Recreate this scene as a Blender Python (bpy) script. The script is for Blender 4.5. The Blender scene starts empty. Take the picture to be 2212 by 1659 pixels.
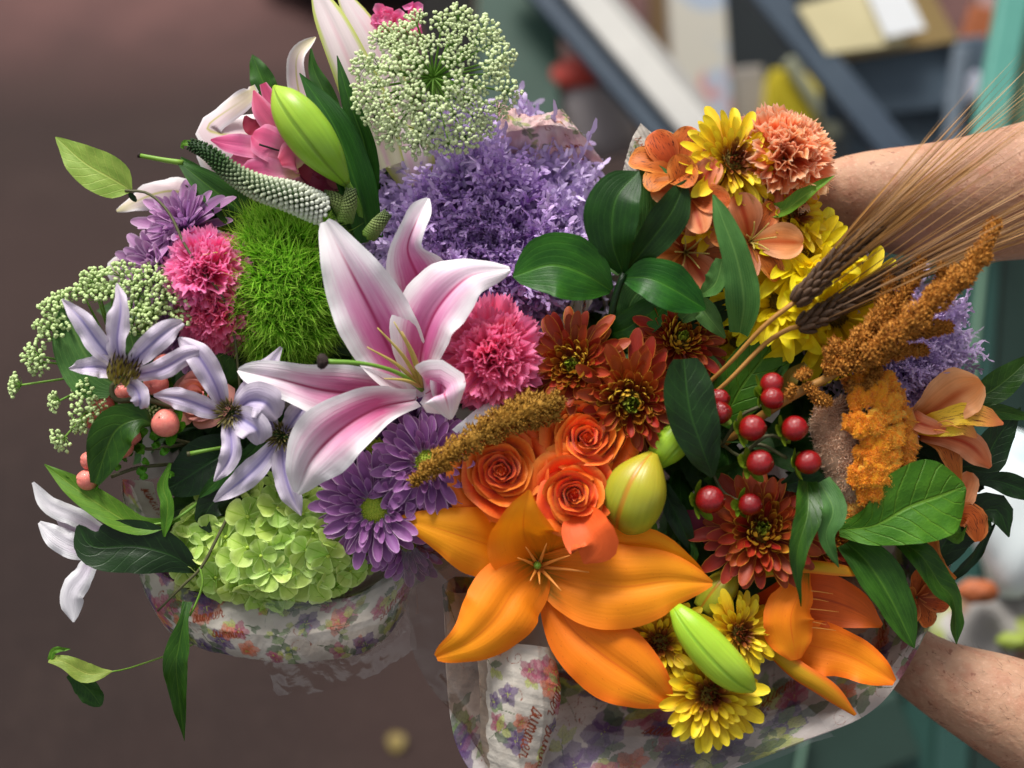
import bpy, math, random
import numpy as np
from mathutils import Vector, Matrix, noise
PI = math.pi
rng = np.random.default_rng(7); random.seed(7)
scn = bpy.context.scene
COL = scn.collection
# ---------------------------------------------------------------- camera, sky, sun, exposure
SC = 0.75 / 2212.0          # metres per photograph unit at the bouquets
DD = 3250.0                 # camera distance in the same units
TILT = math.radians(40)
M = Matrix.Translation((0, 0, 1.0)) @ Matrix.Rotation(TILT, 4, 'X')    # bouquet frame -> world
cam = bpy.data.objects.new('camera', bpy.data.cameras.new('camera'))
COL.objects.link(cam); scn.camera = cam
cam.matrix_world = M @ Matrix.Translation((0, 0, DD * SC))
cam.data.sensor_width = 36; cam.data.lens = 36 * DD / 2212
cam.data.clip_start = 0.02; cam.data.clip_end = 200
cam.data.dof.use_dof = True; cam.data.dof.focus_distance = DD * SC
cam.data.dof.aperture_fstop = 1.9
world = bpy.data.worlds.new("World"); scn.world = world; world.use_nodes = True
wn = world.node_tree; bgn = wn.nodes['Background']
sky = wn.nodes.new('ShaderNodeTexSky'); sky.sky_type = 'NISHITA'; sky.sun_disc = False
SUN_EL, SUN_AZ = math.radians(60), math.radians(-28)      # azimuth measured from +Y towards +X
sky.sun_elevation = SUN_EL; sky.sun_rotation = SUN_AZ
sky.air_density = 1.2; sky.dust_density = 3.0; sky.ozone_density = 1.0
hs = wn.nodes.new('ShaderNodeHueSaturation'); hs.inputs['Saturation'].default_value = 0.16
wn.links.new(sky.outputs[0], hs.inputs['Color']); wn.links.new(hs.outputs[0], bgn.inputs[0])
bgn.inputs[1].default_value = 0.105
sun = bpy.data.objects.new('sun', bpy.data.lights.new('sun', 'SUN')); COL.objects.link(sun)
sun.data.energy = 3.2; sun.data.angle = math.radians(22); sun.data.color = (1.0, 0.96, 0.9)
sdir = Vector((math.sin(SUN_AZ) * math.cos(SUN_EL), math.cos(SUN_AZ) * math.cos(SUN_EL), math.sin(SUN_EL)))
sun.rotation_euler = sdir.to_track_quat('Z', 'Y').to_euler()
scn.view_settings.view_transform = 'Standard'; scn.view_settings.look = 'None'
scn.view_settings.exposure = 0.46; scn.view_settings.gamma = 1
scn.cycles.use_denoising = True
scn.cycles.max_bounces = 8; scn.cycles.transparent_max_bounces = 12
scn.cycles.sample_clamp_indirect = 6

# ---------------------------------------------------------------- helpers
def W(x, y, z=0):
    k = (DD - z) / DD
    return Vector(((x - 1106) * k * SC, (829.5 - y) * k * SC, z * SC))
def Wn(pts): return np.array([W(*p) for p in pts])
def hx(s):
    s = s.lstrip('#'); c = [int(s[i:i+2], 16) / 255 for i in (0, 2, 4)]
    return tuple((v / 12.92 if v <= .04045 else ((v + .055) / 1.055) ** 2.4) for v in c) + (1,)
hx0 = hx
def nrm(a): return a / np.maximum(np.linalg.norm(a, axis=-1, keepdims=True), 1e-9)
def spline(P, n):
    P = np.asarray(P, float); m = len(P)
    if m == 2: return P[0] + (P[1] - P[0]) * np.linspace(0, 1, n)[:, None]
    A = np.vstack([2 * P[0] - P[1], P, 2 * P[-1] - P[-2]])
    t = np.linspace(0, m - 1 - 1e-6, max(n * 6, 40)); i = t.astype(int); f = (t - i)[:, None]
    p0, p1, p2, p3 = A[i], A[i+1], A[i+2], A[i+3]
    C = .5 * (2*p1 + (p2-p0)*f + (2*p0-5*p1+4*p2-p3)*f*f + (3*p1-p0-3*p2+p3)*f**3)
    d = np.r_[0, np.cumsum(np.linalg.norm(np.diff(C[:, :3], axis=0), axis=1))]
    s = np.linspace(0, d[-1], n)
    return np.stack([np.interp(s, d, C[:, k]) for k in range(C.shape[1])], 1)
PROF = {
 'lily': lambda t: (t+.08)**.55*(1-t)**.5*1.42,
 'leaf': lambda t: (t+.005)**.6*(1-t)**.75*2.05,
 'lance': lambda t: (t+.01)**.8*(1-t)**.9*3.2,
 'heart': lambda t: (t+.01)**.3*(1-t)**.8*1.6,
 'ell': lambda t: np.sqrt(np.clip(1-(2*t-1)**2, 0, 1))*(1.0)+.02*(1-t),
 'spoon': lambda t: np.where(t < .66, .32+.68*np.clip(t/.66, 0, 1)**1.1, np.sqrt(np.clip(1-((t-.66)/.345)**2, 0, 1))),
 'point': lambda t: np.where(t < .5, .4+.6*np.sin(t*PI), np.clip((1-(2*t-1)**2.2), 0, 1)),
 'obov': lambda t: np.where(t < .6, .2+.8*np.sin(np.clip(t/.6, 0, 1)*PI/2)**1.3, np.sqrt(np.clip(1-((t-.6)/.405)**2, 0, 1))),
}
def sheet(C, N, wd, nv=7, cup=0.0, ruf=0.0, rf=3, nz=0.0, mid=0.0, roll=0.0, serr=0.0, kw=0, kamp=0.0, sd=None):
    """a thin curved blade along centre line C, facing N; returns verts, faces, uv"""
    r = rng if sd is None else np.random.default_rng(sd)
    C = np.asarray(C, float); n = len(C)
    N = np.broadcast_to(np.asarray(N, float), C.shape)
    T = nrm(np.gradient(C, axis=0)); S = nrm(np.cross(T, N)); Nn = nrm(np.cross(S, T))
    u = np.linspace(0, 1, n); roll = np.radians(np.interp(u, np.linspace(0, 1, len(np.atleast_1d(roll))), np.atleast_1d(roll)))[:, None]
    S, Nn = S*np.cos(roll)+Nn*np.sin(roll), Nn*np.cos(roll)-S*np.sin(roll)
    cup = np.interp(u, np.linspace(0, 1, len(np.atleast_1d(cup))), np.atleast_1d(cup))[:, None]
    v = np.linspace(-1, 1, nv)[None, :]; wd = np.asarray(wd, float)[:, None]
    c = np.where(np.abs(cup) < 1e-3, 1e-3, cup)
    lat = wd*np.sin(c*v)/c; h = wd*(1-np.cos(c*v))/c
    if ruf:
        p = r.random(2)*6.28; ph = np.where(v < 0, p[0], p[1])
        h = h + ruf*np.sin(rf*2*PI*u[:, None]+ph)*np.abs(v)**2*np.sin(PI*np.clip(u[:, None]*.95+.02, 0, 1))**.6
        h = h + .4*ruf*np.sin(rf*4.7*PI*u[:, None]+ph*2)*np.abs(v)**3*np.sin(PI*u[:, None])
    if mid: h = h - mid*wd*np.exp(-(v/.22)**2)
    if kw: h = h + kamp*np.sin(kw*v*PI+r.random()*6)*u[:, None]**2
    if nz:
        a, b, e = r.random(3)*6.28
        h = h + nz*(np.sin(5*u[:, None]+a)*np.sin(2.3*v+b)+.5*np.sin(9*u[:, None]+3*v+e))*.6
    V = C[:, None, :]+S[:, None, :]*lat[..., None]+Nn[:, None, :]*h[..., None]
    if serr:
        z = np.where(np.arange(nv) % 2 == 0, serr, -serr)*(.5+r.random(nv))
        V[-1] += T[-1][None, :]*z[:, None]
    i, j = np.meshgrid(np.arange(n-1), np.arange(nv-1), indexing='ij'); a = (i*nv+j).ravel()
    F = np.stack([a, a+1, a+nv+1, a+nv], 1)
    UV = np.stack([np.repeat(u, nv), np.tile((v[0]+1)/2, n)], 1)
    return V.reshape(-1, 3), F, UV
def tube(C, R, seg=8, lobes=0, la=0.0, flat=1.0, cap=True):
    C = np.asarray(C, float); n = len(C); R = np.broadcast_to(np.asarray(R, float), (n,))
    T = nrm(np.gradient(C, axis=0)); up = np.array([.13, .21, .97])
    A = nrm(np.cross(T, up)); B = nrm(np.cross(A, T))
    th = np.arange(seg)*2*PI/seg
    rr = R[:, None]*(1+la*np.cos(lobes*th)[None, :] if lobes else np.ones((1, seg)))
    V = C[:, None]+A[:, None]*(rr*np.cos(th))[..., None]+B[:, None]*(rr*np.sin(th)*flat)[..., None]
    i, j = np.meshgrid(np.arange(n-1), np.arange(seg), indexing='ij'); j2 = (j+1) % seg
    F = np.stack([i*seg+j, i*seg+j2, (i+1)*seg+j2, (i+1)*seg+j], -1).reshape(-1, 4)
    F = F[:, ::-1]
    UV = np.stack([np.repeat(np.linspace(0, 1, n), seg), np.tile(th/(2*PI), n)], 1)
    V = V.reshape(-1, 3); F = [tuple(int(q) for q in f) for f in F]
    if cap: F += [tuple(range(seg)), tuple(range(n*seg-1, (n-1)*seg-1, -1))]
    return V, F, UV
_s = (1+5**.5)/2
_icoV = nrm(np.array([(-1,_s,0),(1,_s,0),(-1,-_s,0),(1,-_s,0),(0,-1,_s),(0,1,_s),(0,-1,-_s),(0,1,-_s),(_s,0,-1),(_s,0,1),(-_s,0,-1),(-_s,0,1)], float))
_icoF = np.array([(0,11,5),(0,5,1),(0,1,7),(0,7,10),(0,10,11),(1,5,9),(5,11,4),(11,10,2),(10,7,6),(7,1,8),(3,9,4),(3,4,2),(3,2,6),(3,6,8),(3,8,9),(4,9,5),(2,4,11),(6,2,10),(8,6,7),(9,8,1)])
_octV = np.array([(1,0,0),(-1,0,0),(0,1,0),(0,-1,0),(0,0,1),(0,0,-1)], float)
_octF = np.array([(0,2,4),(2,1,4),(1,3,4),(3,0,4),(2,0,5),(1,2,5),(3,1,5),(0,3,5)])
def sphere(c, r, ns=16, nr=10, f=None):
    th = np.linspace(0, PI, nr+1)[:, None]; ph = np.linspace(0, 2*PI, ns+1)[None, :]
    V = np.stack([np.sin(th)*np.cos(ph), np.sin(th)*np.sin(ph), np.cos(th)+0*ph], -1)
    if f is not None: V = f(V)
    V = V*np.asarray(r)+np.asarray(c)
    i, j = np.meshgrid(np.arange(nr), np.arange(ns), indexing='ij'); a = (i*(ns+1)+j).ravel()
    F = np.stack([a, a+ns+1, a+ns+2, a+1], 1)
    UV = np.stack([np.repeat(np.linspace(0, 1, nr+1), ns+1), np.tile(np.linspace(0, 1, ns+1), nr+1)], 1)
    return V.reshape(-1, 3), F, UV
def basis(d):
    """rows-of-vectors d -> two perpendicular vectors each"""
    d = nrm(d); r = np.where(np.abs(d[..., 2:3]) < .9, np.array([0., 0, 1]), np.array([1., 0, 0]))
    a = nrm(np.cross(d, r)); return a, np.cross(d, a)
def many(bv, bf, P, D, L, Wd, U=None, rseed=1):
    """many copies of a base shape (long axis z, base at 0) at P along D, length L, width Wd, merged"""
    n = len(P); a, b = basis(D); D = nrm(D); L = np.broadcast_to(L, n); Wd = np.broadcast_to(Wd, n)
    V = P[:, None]+a[:, None]*(bv[None, :, 0:1]*Wd[:, None, None])+b[:, None]*(bv[None, :, 1:2]*Wd[:, None, None])+D[:, None]*(bv[None, :, 2:3]*L[:, None, None])
    F = (bf[None]+(np.arange(n)*len(bv))[:, None, None]).reshape(-1, bf.shape[1])
    U = rng.random(n) if U is None else U
    UV = np.stack([np.repeat(U, len(bv)), np.tile(bv[:, 2], n)], 1)
    return V.reshape(-1, 3), F, UV
def blades(P, D, Bend, L, Wd, k=4, U=None):
    """thin curved grass-like blades (flat ribbons tapering to a point)"""
    n = len(P); D = nrm(D); t = np.linspace(0, 1, k)
    L = np.broadcast_to(L, n)[:, None, None]; Wd = np.broadcast_to(Wd, n)[:, None, None]
    C = P[:, None]+D[:, None]*L*t[None, :, None]+Bend[:, None]*L*(t**2)[None, :, None]
    side, _ = basis(D); ang = rng.random(n)*6.28; b2 = np.cross(D, side)
    side = side*np.cos(ang)[:, None]+b2*np.sin(ang)[:, None]
    w = Wd*(1-t**2)[None, :, None]
    V = np.stack([C-side[:, None]*w, C+side[:, None]*w], 2).reshape(-1, 3)
    base = (np.arange(n)*2*k)[:, None]; q = np.arange(k-1)[None]*2
    F = np.stack([base+q, base+q+1, base+q+3, base+q+2], -1).reshape(-1, 4)
    U = rng.random(n) if U is None else U
    UV = np.stack([np.tile(np.repeat(t, 2), n), np.repeat(U, 2*k)], 1)
    return V, F, UV
class MB:
    def __init__(s): s.V, s.F, s.U, s.I, s.n = [], [], [], [], 0
    def add(s, vfu, mi=0, X=None):
        V, F, U = vfu
        if X is not None:
            X = np.array(X); V = V@X[:3, :3].T+X[:3, 3]
        s.V.append(V); s.U.append(U); s.F.append([tuple(int(q)+s.n for q in f) for f in (F.tolist() if isinstance(F, np.ndarray) else F)])
        s.I += [mi]*len(F); s.n += len(V); return s
    def mesh(s, name, mats, inv=None, smooth=True, u2=None):
        V = np.vstack(s.V); U = np.vstack(s.U); F = [f for q in s.F for f in q]
        if inv is not None:
            X = np.array(inv); V = V@X[:3, :3].T+X[:3, 3]
        me = bpy.data.meshes.new(name); me.from_pydata(V.tolist(), [], F)
        uv = me.uv_layers.new(name='UVMap'); li = np.empty(len(me.loops), int); me.loops.foreach_get('vertex_index', li)
        uv.data.foreach_set('uv', U[li].astype(np.float32).ravel())
        for m in (mats if isinstance(mats, (list, tuple)) else [mats]): me.materials.append(m)
        me.polygons.foreach_set('material_index', s.I)
        if smooth: me.polygons.foreach_set('use_smooth', [True]*len(F))
        me.update(); return me
class Thing:
    def __init__(s, name, label, cat, base=(1106, 830, 0), group=None, R=None, scale=1.0, kind=None):
        o = bpy.data.objects.new(name, None); COL.objects.link(o); o.empty_display_size = .01
        L = Matrix.Translation(W(*base))
        if R is not None: L = L @ R.to_4x4()
        L = L @ Matrix.Scale(scale, 4)
        o.matrix_world = M @ L; s.o = o; s.inv = L.inverted(); s.base = base; s.L = L
        o['label'] = label; o['category'] = cat
        if group: o['group'] = group
        if kind: o['kind'] = kind
    def part(s, name, mb, mats, parent=None, local=False, smooth=True, stuff=False, label=None):
        if not isinstance(mb, MB): mb = MB().add(mb)
        me = mb.mesh(name, mats, None if local else s.inv, smooth)
        return s.put(name, me, None, parent, stuff, label)
    def put(s, name, me, X=None, parent=None, stuff=False, label=None):
        o = bpy.data.objects.new(name, me); COL.objects.link(o); o.parent = parent or s.o
        if X is not None: o.matrix_local = X
        if stuff: o['kind'] = 'stuff'
        if label: o['label'] = label
        return o
def face(n, spin=0.0):
    n = Vector(n).normalized(); return n.to_track_quat('Z', 'Y').to_matrix() @ Matrix.Rotation(spin, 3, 'Z')
def pts(ctrl, n):
    return spline(Wn(ctrl), n)
def blade(ctrl, w, prof='leaf', N=(0, 0, 1), nu=16, nv=9, **k):
    """ctrl: (x,y,z) photograph units; w: half width, or list of (t,w)"""
    C = pts(ctrl, nu); t = np.linspace(0, 1, nu)
    if isinstance(w, (list, tuple)):
        ks = np.array(w, float); sp = spline(ks, 60); wd = np.interp(t, sp[:, 0], sp[:, 1]); wd[-1] = min(wd[-1], ks[-1, 1])
    else: wd = w*PROF[prof](t)
    if isinstance(N, list): N = nrm(np.stack([np.interp(t, np.linspace(0, 1, len(N)), [q[i] for q in N]) for i in range(3)], 1))
    for key in ('ruf', 'nz', 'serr', 'kamp'):
        if key in k: k[key] = k[key]*SC
    return sheet(C, N, np.maximum(wd, .3)*SC, nv, **k)
def rod(ctrl, r, n=10, seg=6, **k):
    C = pts(ctrl, n); r = np.atleast_1d(r); R = np.interp(np.linspace(0, 1, n), np.linspace(0, 1, len(r)), r)*SC
    return tube(C, R, seg, **k)

# ---------------------------------------------------------------- materials
class NG:
    def __init__(s, name):
        s.m = bpy.data.materials.new(name); s.m.use_nodes = True; s.t = s.m.node_tree; s.t.nodes.clear()
    def n(s, ty, ins=None, **pr):
        q = s.t.nodes.new(ty)
        for a, b in pr.items(): setattr(q, a, b)
        for a, b in (ins or {}).items(): s.set(q.inputs[a], b)
        return q
    def set(s, i, b):
        if isinstance(b, bpy.types.NodeSocket): s.t.links.new(b, i)
        else: i.default_value = b
    def math(s, op, a, b=0.0, c=None, clamp=False):
        q = s.n('ShaderNodeMath', operation=op, use_clamp=clamp); s.set(q.inputs[0], a); s.set(q.inputs[1], b)
        if c is not None: s.set(q.inputs[2], c)
        return q.outputs[0]
    def mix(s, f, a, b, bt='MIX'):
        q = s.n('ShaderNodeMix', data_type='RGBA', blend_type=bt); s.set(q.inputs[0], f); s.set(q.inputs[6], a); s.set(q.inputs[7], b); return q.outputs[2]
    def ramp(s, f, st, ip='LINEAR'):
        q = s.n('ShaderNodeValToRGB'); s.set(q.inputs[0], f); e = q.color_ramp.elements; q.color_ramp.interpolation = ip
        while len(e) > 1: e.remove(e[0])
        e[0].position = st[0][0]; e[0].color = st[0][1]
        for p, c in st[1:]: e.new(p).color = c
        return q.outputs[0]
    def ss(s, x, a, b):
        q = s.n('ShaderNodeMapRange', interpolation_type='SMOOTHSTEP'); s.set(q.inputs[0], x); q.inputs[1].default_value = a; q.inputs[2].default_value = b; return q.outputs[0]
    def noise(s, vec, sc, det=3, ro=.55, dist=0):
        q = s.n('ShaderNodeTexNoise', {'Scale': sc, 'Detail': det, 'Roughness': ro, 'Distortion': dist}); 
        if vec is not None: s.set(q.inputs['Vector'], vec)
        return q.outputs[0]
    def uv(s):
        q = s.n('ShaderNodeUVMap'); sp = s.n('ShaderNodeSeparateXYZ', {0: q.outputs[0]}); return q.outputs[0], sp.outputs[0], sp.outputs[1]
    def map(s, vec, sc):
        q = s.n('ShaderNodeMapping', {'Scale': sc}); s.set(q.inputs[0], vec); return q.outputs[0]
    def out(s, sh): s.t.links.new(sh, s.n('ShaderNodeOutputMaterial').inputs[0]); return s.m
    def objvec(s, k=37.0):
        oi = s.n('ShaderNodeObjectInfo'); return oi.outputs['Random']
    def surf(s, col, rough=.5, tr=0.0, bump=None, bs=.3, bd=.001, spec=.5, sss=0.0, sheen=0.0, coat=0.0):
        p = s.n('ShaderNodeBsdfPrincipled', {'Base Color': col, 'Roughness': rough, 'Specular IOR Level': spec})
        if sss: p.inputs['Subsurface Weight'].default_value = sss; p.inputs['Subsurface Scale'].default_value = .004
        if sheen: p.inputs['Sheen Weight'].default_value = sheen
        if coat: p.inputs['Coat Weight'].default_value = coat; p.inputs['Coat Roughness'].default_value = .08
        if bump is not None:
            b = s.n('ShaderNodeBump', {'Strength': bs, 'Distance': bd, 'Height': bump}); s.t.links.new(b.outputs[0], p.inputs['Normal'])
        sh = p.outputs[0]
        if tr:
            t = s.n('ShaderNodeBsdfTranslucent', {'Color': col})
            if bump is not None: s.t.links.new(b.outputs[0], t.inputs['Normal'])
            mx = s.n('ShaderNodeMixShader', {0: tr}); s.t.links.new(sh, mx.inputs[1]); s.t.links.new(t.outputs[0], mx.inputs[2]); sh = mx.outputs[0]
        return s.out(sh)
def petal_mat(name, us, edge=None, ew=(.5, 1), mid=None, mw=.12, streak=.14, back=None, tr=.28, rough=.5, sheen=.0, spots=None, var=.10, sfreq=26, marks=None, bs=.25, mottle=.12):
    g = NG(name); uv, u, v = g.uv()
    av = g.math('ABSOLUTE', g.math('MULTIPLY_ADD', v, 2.0, -1.0))
    rnd = g.objvec()
    off = g.n('ShaderNodeVectorMath', operation='ADD'); g.set(off.inputs[0], uv)
    cmb = g.n('ShaderNodeCombineXYZ', {0: g.math('MULTIPLY', rnd, 17.0), 1: g.math('MULTIPLY', rnd, 9.0), 2: rnd}); g.set(off.inputs[1], cmb.outputs[0])
    nb = g.noise(off.outputs[0], 3.5, 3)
    st = g.noise(g.map(off.outputs[0], (2.2, sfreq, 1)), 1.0, 3, .6)
    nbc = g.math('SUBTRACT', nb, .5)
    col = g.ramp(g.math('ADD', u, g.math('MULTIPLY', g.math('ADD', nbc, g.math('SUBTRACT', st, .5)), .16)), [(p, hx(c)) for p, c in us])
    if edge:
        f = g.ss(g.math('ADD', av, g.math('MULTIPLY', g.math('ADD', nbc, g.math('SUBTRACT', st, .5)), .35)), *ew); col = g.mix(f, col, hx(edge))
    if mid:
        f = g.math('MULTIPLY', g.math('SUBTRACT', 1.0, g.ss(av, 0.0, mw)), g.math('SUBTRACT', 1.0, g.ss(u, .6, 1.0))); col = g.mix(f, col, hx(mid))
    if marks:     # dark short strokes along the petal
        mk = g.noise(g.map(off.outputs[0], (7, 34, 1)), 1.0, 1)
        f = g.math('MULTIPLY', g.ss(mk, .60, .66), g.math('MULTIPLY', g.ss(u, .25, .35), g.math('SUBTRACT', 1.0, g.ss(u, .75, .9)))); col = g.mix(f, col, hx(marks))
    if back: 
        ge = g.n('ShaderNodeNewGeometry'); bc = g.ramp(u, [(p, hx(c)) for p, c in back]) if isinstance(back, list) else hx(back)
        col = g.mix(ge.outputs['Backfacing'], col, bc)
    if spots:
        vo = g.noise(off.outputs[0], 60, 1); f = g.ss(vo, .72, .76); col = g.mix(g.math('MULTIPLY', f, .7), col, hx(spots))
    k = g.math('ADD', g.math('MULTIPLY_ADD', g.math('SUBTRACT', st, .5), streak*2, 1.0), g.math('ADD', g.math('MULTIPLY', nbc, mottle*2), g.math('MULTIPLY_ADD', rnd, var*2, -var)))
    h = g.n('ShaderNodeHueSaturation', {'Value': k, 'Color': col, 'Hue': g.math('MULTIPLY_ADD', g.math('FRACT', g.math('MULTIPLY', rnd, 7.3)), .02*var*10, .5-.01*var*10)})
    bump = g.math('ADD', g.math('MULTIPLY', st, .7), g.math('MULTIPLY', nb, .6))
    return g.surf(h.outputs[0], rough, tr, bump, bs, .0012, .35, sheen=sheen)
def leaf_mat(name, c, c2, vein, back=None, rough=.52, tr=.2, pinn=True, var=.14, spec=.3, freq=9, vs=.5, bs=.35):
    hx = lambda s_: (lambda q: (q[0]*1.05, q[1]*.80, q[2]*.34, 1))(hx0(s_))
    g = NG(name); uv, u, v = g.uv()
    av = g.math('ABSOLUTE', g.math('MULTIPLY_ADD', v, 2.0, -1.0)); rnd = g.objvec()
    off = g.n('ShaderNodeVectorMath', operation='ADD'); g.set(off.inputs[0], uv)
    cmb = g.n('ShaderNodeCombineXYZ', {0: g.math('MULTIPLY', rnd, 17.0), 1: g.math('MULTIPLY', rnd, 9.0), 2: rnd}); g.set(off.inputs[1], cmb.outputs[0])
    nb = g.noise(off.outputs[0], 4, 4); fine = g.noise(off.outputs[0], 45, 3)
    col = g.mix(g.ss(nb, .3, .72), hx(c), hx(c2))
    if pinn:
        ph = g.math('FRACT', g.math('MULTIPLY', g.math('SUBTRACT', g.math('ADD', u, g.math('MULTIPLY', nb, .06)), g.math('MULTIPLY', av, .22)), float(freq)))
        ln = g.math('SUBTRACT', 1.0, g.ss(g.math('ABSOLUTE', g.math('SUBTRACT', ph, .5)), 0.0, .10))
    else:
        ph = g.math('FRACT', g.math('MULTIPLY', g.math('ADD', av, g.math('MULTIPLY', nb, .03)), float(freq)))
        ln = g.math('SUBTRACT', 1.0, g.ss(g.math('ABSOLUTE', g.math('SUBTRACT', ph, .5)), 0.0, .18))
    md = g.math('SUBTRACT', 1.0, g.ss(av, .015, .07)); vv = g.math('MAXIMUM', g.math('MULTIPLY', ln, vs), md)
    col = g.mix(g.math('MULTIPLY', vv, .6), col, hx(vein))
    if back:
        ge = g.n('ShaderNodeNewGeometry'); col = g.mix(ge.outputs['Backfacing'], col, hx(back))
    h = g.n('ShaderNodeHueSaturation', {'Value': g.math('ADD', g.math('MULTIPLY_ADD', rnd, var*2, 1-var), g.math('MULTIPLY_ADD', fine, .5, -.25)), 'Color': col, 'Hue': g.math('MULTIPLY_ADD', g.math('FRACT', g.math('MULTIPLY', rnd, 5.1)), .02, .49)})
    bump = g.math('ADD', g.math('MULTIPLY', vv, -.8), g.math('ADD', g.math('MULTIPLY', fine, .35), g.math('MULTIPLY', nb, .9)))
    return g.surf(h.outputs[0], rough, tr, bump, bs, .001, spec)
def plain_mat(name, c, c2=None, sc=8, rough=.6, tr=0, bs=.3, spec=.4, vr=False, ax='obj', sss=0, coat=0, metal=0, bsc=4.0, sheen=0):
    g = NG(name); tc = g.n('ShaderNodeTexCoord'); vec = tc.outputs['Object']
    n1 = g.noise(vec, sc, 4); n2 = g.noise(vec, sc*bsc, 4)
    col = g.mix(g.ss(n1, .3, .7), hx(c), hx(c2 or c))
    if vr:
        r = g.objvec(); h = g.n('ShaderNodeHueSaturation', {'Value': g.math('MULTIPLY_ADD', r, .3, .85), 'Color': col}); col = h.outputs[0]
    return g.surf(col, rough, tr, n2, bs, .002, spec, sss=sss, coat=coat, sheen=sheen)
def ramp_mat(name, stops, axis='u', rough=.6, tr=.1, vr=.25, sheen=0, spec=.35):
    """colour ramp along a blade (u) or by random id stored in v"""
    g = NG(name); uv, u, v = g.uv(); a, b = (u, v) if axis == 'u' else (v, u)
    col = g.ramp(a, [(p, hx(c)) for p, c in stops])
    h = g.n('ShaderNodeHueSaturation', {'Value': g.math('MULTIPLY_ADD', b, vr*2, 1-vr), 'Color': col})
    return g.surf(h.outputs[0], rough, tr, None, spec=spec, sheen=sheen)
# ---------------------------------------------------------------- palette
m_pinklily = petal_mat('pink_lily_petal', [(0, '#f3e6ee'), (.10, '#eab6ce'), (.24, '#d25c92'), (.42, '#da74a6'), (.60, '#e9aaca'), (.78, '#f3dce8'), (1, '#f8f4f5')], edge='#f6f1f4', ew=(.30, .95), mid='#c03c70', mw=.09, streak=.05, back=[(0, '#f3dfe4'), (1, '#f6eef0')], tr=.22, rough=.48, bs=.5)
m_palelily = petal_mat('pale_lily_petal', [(0, '#d9c9a8'), (.3, '#e8cdd2'), (.7, '#efd9dd'), (1, '#e6dcae')], edge='#f4edf0', ew=(.5, .95), mid='#c9c07a', mw=.14, streak=.08, tr=.25)
m_lilybudpink = petal_mat('opening_lily_petal', [(0, '#e6dfc0'), (.5, '#ecd9dc'), (1, '#eddfe0')], edge='#c8d070', ew=(.62, .9), mid='#e9c6ce', mw=.2, streak=.06, tr=.2)
m_orlily = petal_mat('orange_lily_petal', [(0, '#7a7010'), (.05, '#a87810'), (.16, '#f0800a'), (.5, '#fc8e0a'), (.85, '#ff9e10'), (1, '#fa8812')], edge='#fb820e', ew=(.6, 1), mid='#ee7c08', mw=.05, streak=.09, back='#f6a41c', tr=.25, rough=.62, bs=.28, spots='#c86008', mottle=.08)
m_orlily_deep = petal_mat('orange_lily_inner_petal', [(0, '#b84c08'), (.4, '#e8660c'), (1, '#f47a12')], streak=.14, mid='#c95408', mw=.08, tr=.22)
m_orlily_out = petal_mat('orange_lily_outer_petal', [(0, '#c8b41c'), (.6, '#e0a81c'), (1, '#f09018')], edge='#f2801a', ew=(.4, .9), streak=.12, tr=.22)
m_alpink = petal_mat('pink_alstroemeria_petal', [(0, '#f0dc9a'), (.28, '#e99ab0'), (.6, '#dc6690'), (1, '#c9466e')], edge='#e58aac', ew=(.6, 1), streak=.16, tr=.25)
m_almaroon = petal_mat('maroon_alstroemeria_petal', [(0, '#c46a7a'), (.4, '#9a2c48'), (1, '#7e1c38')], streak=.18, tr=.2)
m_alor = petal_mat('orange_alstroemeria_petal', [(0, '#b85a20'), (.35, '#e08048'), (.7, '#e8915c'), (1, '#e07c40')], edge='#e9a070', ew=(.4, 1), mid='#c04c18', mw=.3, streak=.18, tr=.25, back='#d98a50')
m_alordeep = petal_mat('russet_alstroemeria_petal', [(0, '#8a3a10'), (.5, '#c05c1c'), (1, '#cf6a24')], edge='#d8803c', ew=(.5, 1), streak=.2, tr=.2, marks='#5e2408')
m_alyel = petal_mat('streaked_alstroemeria_petal', [(0, '#e0b020'), (.55, '#f0cc34'), (.8, '#eaa04c'), (1, '#e0804c')], streak=.12, tr=.25, marks='#6a2410')
m_clem = petal_mat('clematis_petal', [(0, '#b09ecc'), (.35, '#c4b6d6'), (1, '#d0c2d2')], edge='#dacede', ew=(.3, .8), mid='#9c8ec4', mw=.2, streak=.14, back='#c6bad8', tr=.2, bs=.6)
m_clemw = petal_mat('pale_clematis_petal', [(0, '#cdb6d2'), (.4, '#e6e0ea'), (1, '#eeecf0')], edge='#f0eef2', ew=(.3, .8), streak=.10, back='#c8a4be', tr=.2, bs=.6)
m_rose = petal_mat('orange_rose_petal', [(0, '#b83404'), (.45, '#e65008'), (.85, '#f4640e'), (1, '#f8842c')], edge='#f67820', ew=(.6, 1), streak=.09, back='#ea5c14', tr=.1, rough=.55, sheen=.15)
m_rosedroop = petal_mat('drooping_rose_petal', [(0, '#d85010'), (1, '#e8682a')], streak=.07, tr=.05, rough=.6)
m_rosepeach = petal_mat('peach_rose_petal', [(0, '#e08a50'), (.6, '#eda48c'), (1, '#e89a90')], streak=.06, tr=.25)
m_carn = petal_mat('pink_carnation_petal', [(0, '#f4548e'), (.5, '#fa70ac'), (.85, '#fc84bc'), (1, '#fda4d0')], streak=.08, tr=.42, rough=.6)
m_carn2 = petal_mat('rose_pink_carnation_petal', [(0, '#f44c80'), (.6, '#fb689c'), (1, '#fc90b8')], streak=.08, tr=.42, rough=.6)
m_carnor = petal_mat('salmon_carnation_petal', [(0, '#f47c3c'), (.6, '#fa985c'), (.9, '#fcb280'), (1, '#fed8b4')], streak=.08, tr=.42, rough=.6)
m_green_disc = plain_mat('green_flower_centre', '#8fae28', '#b8c43a', 30, .6, vr=False)
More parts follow.
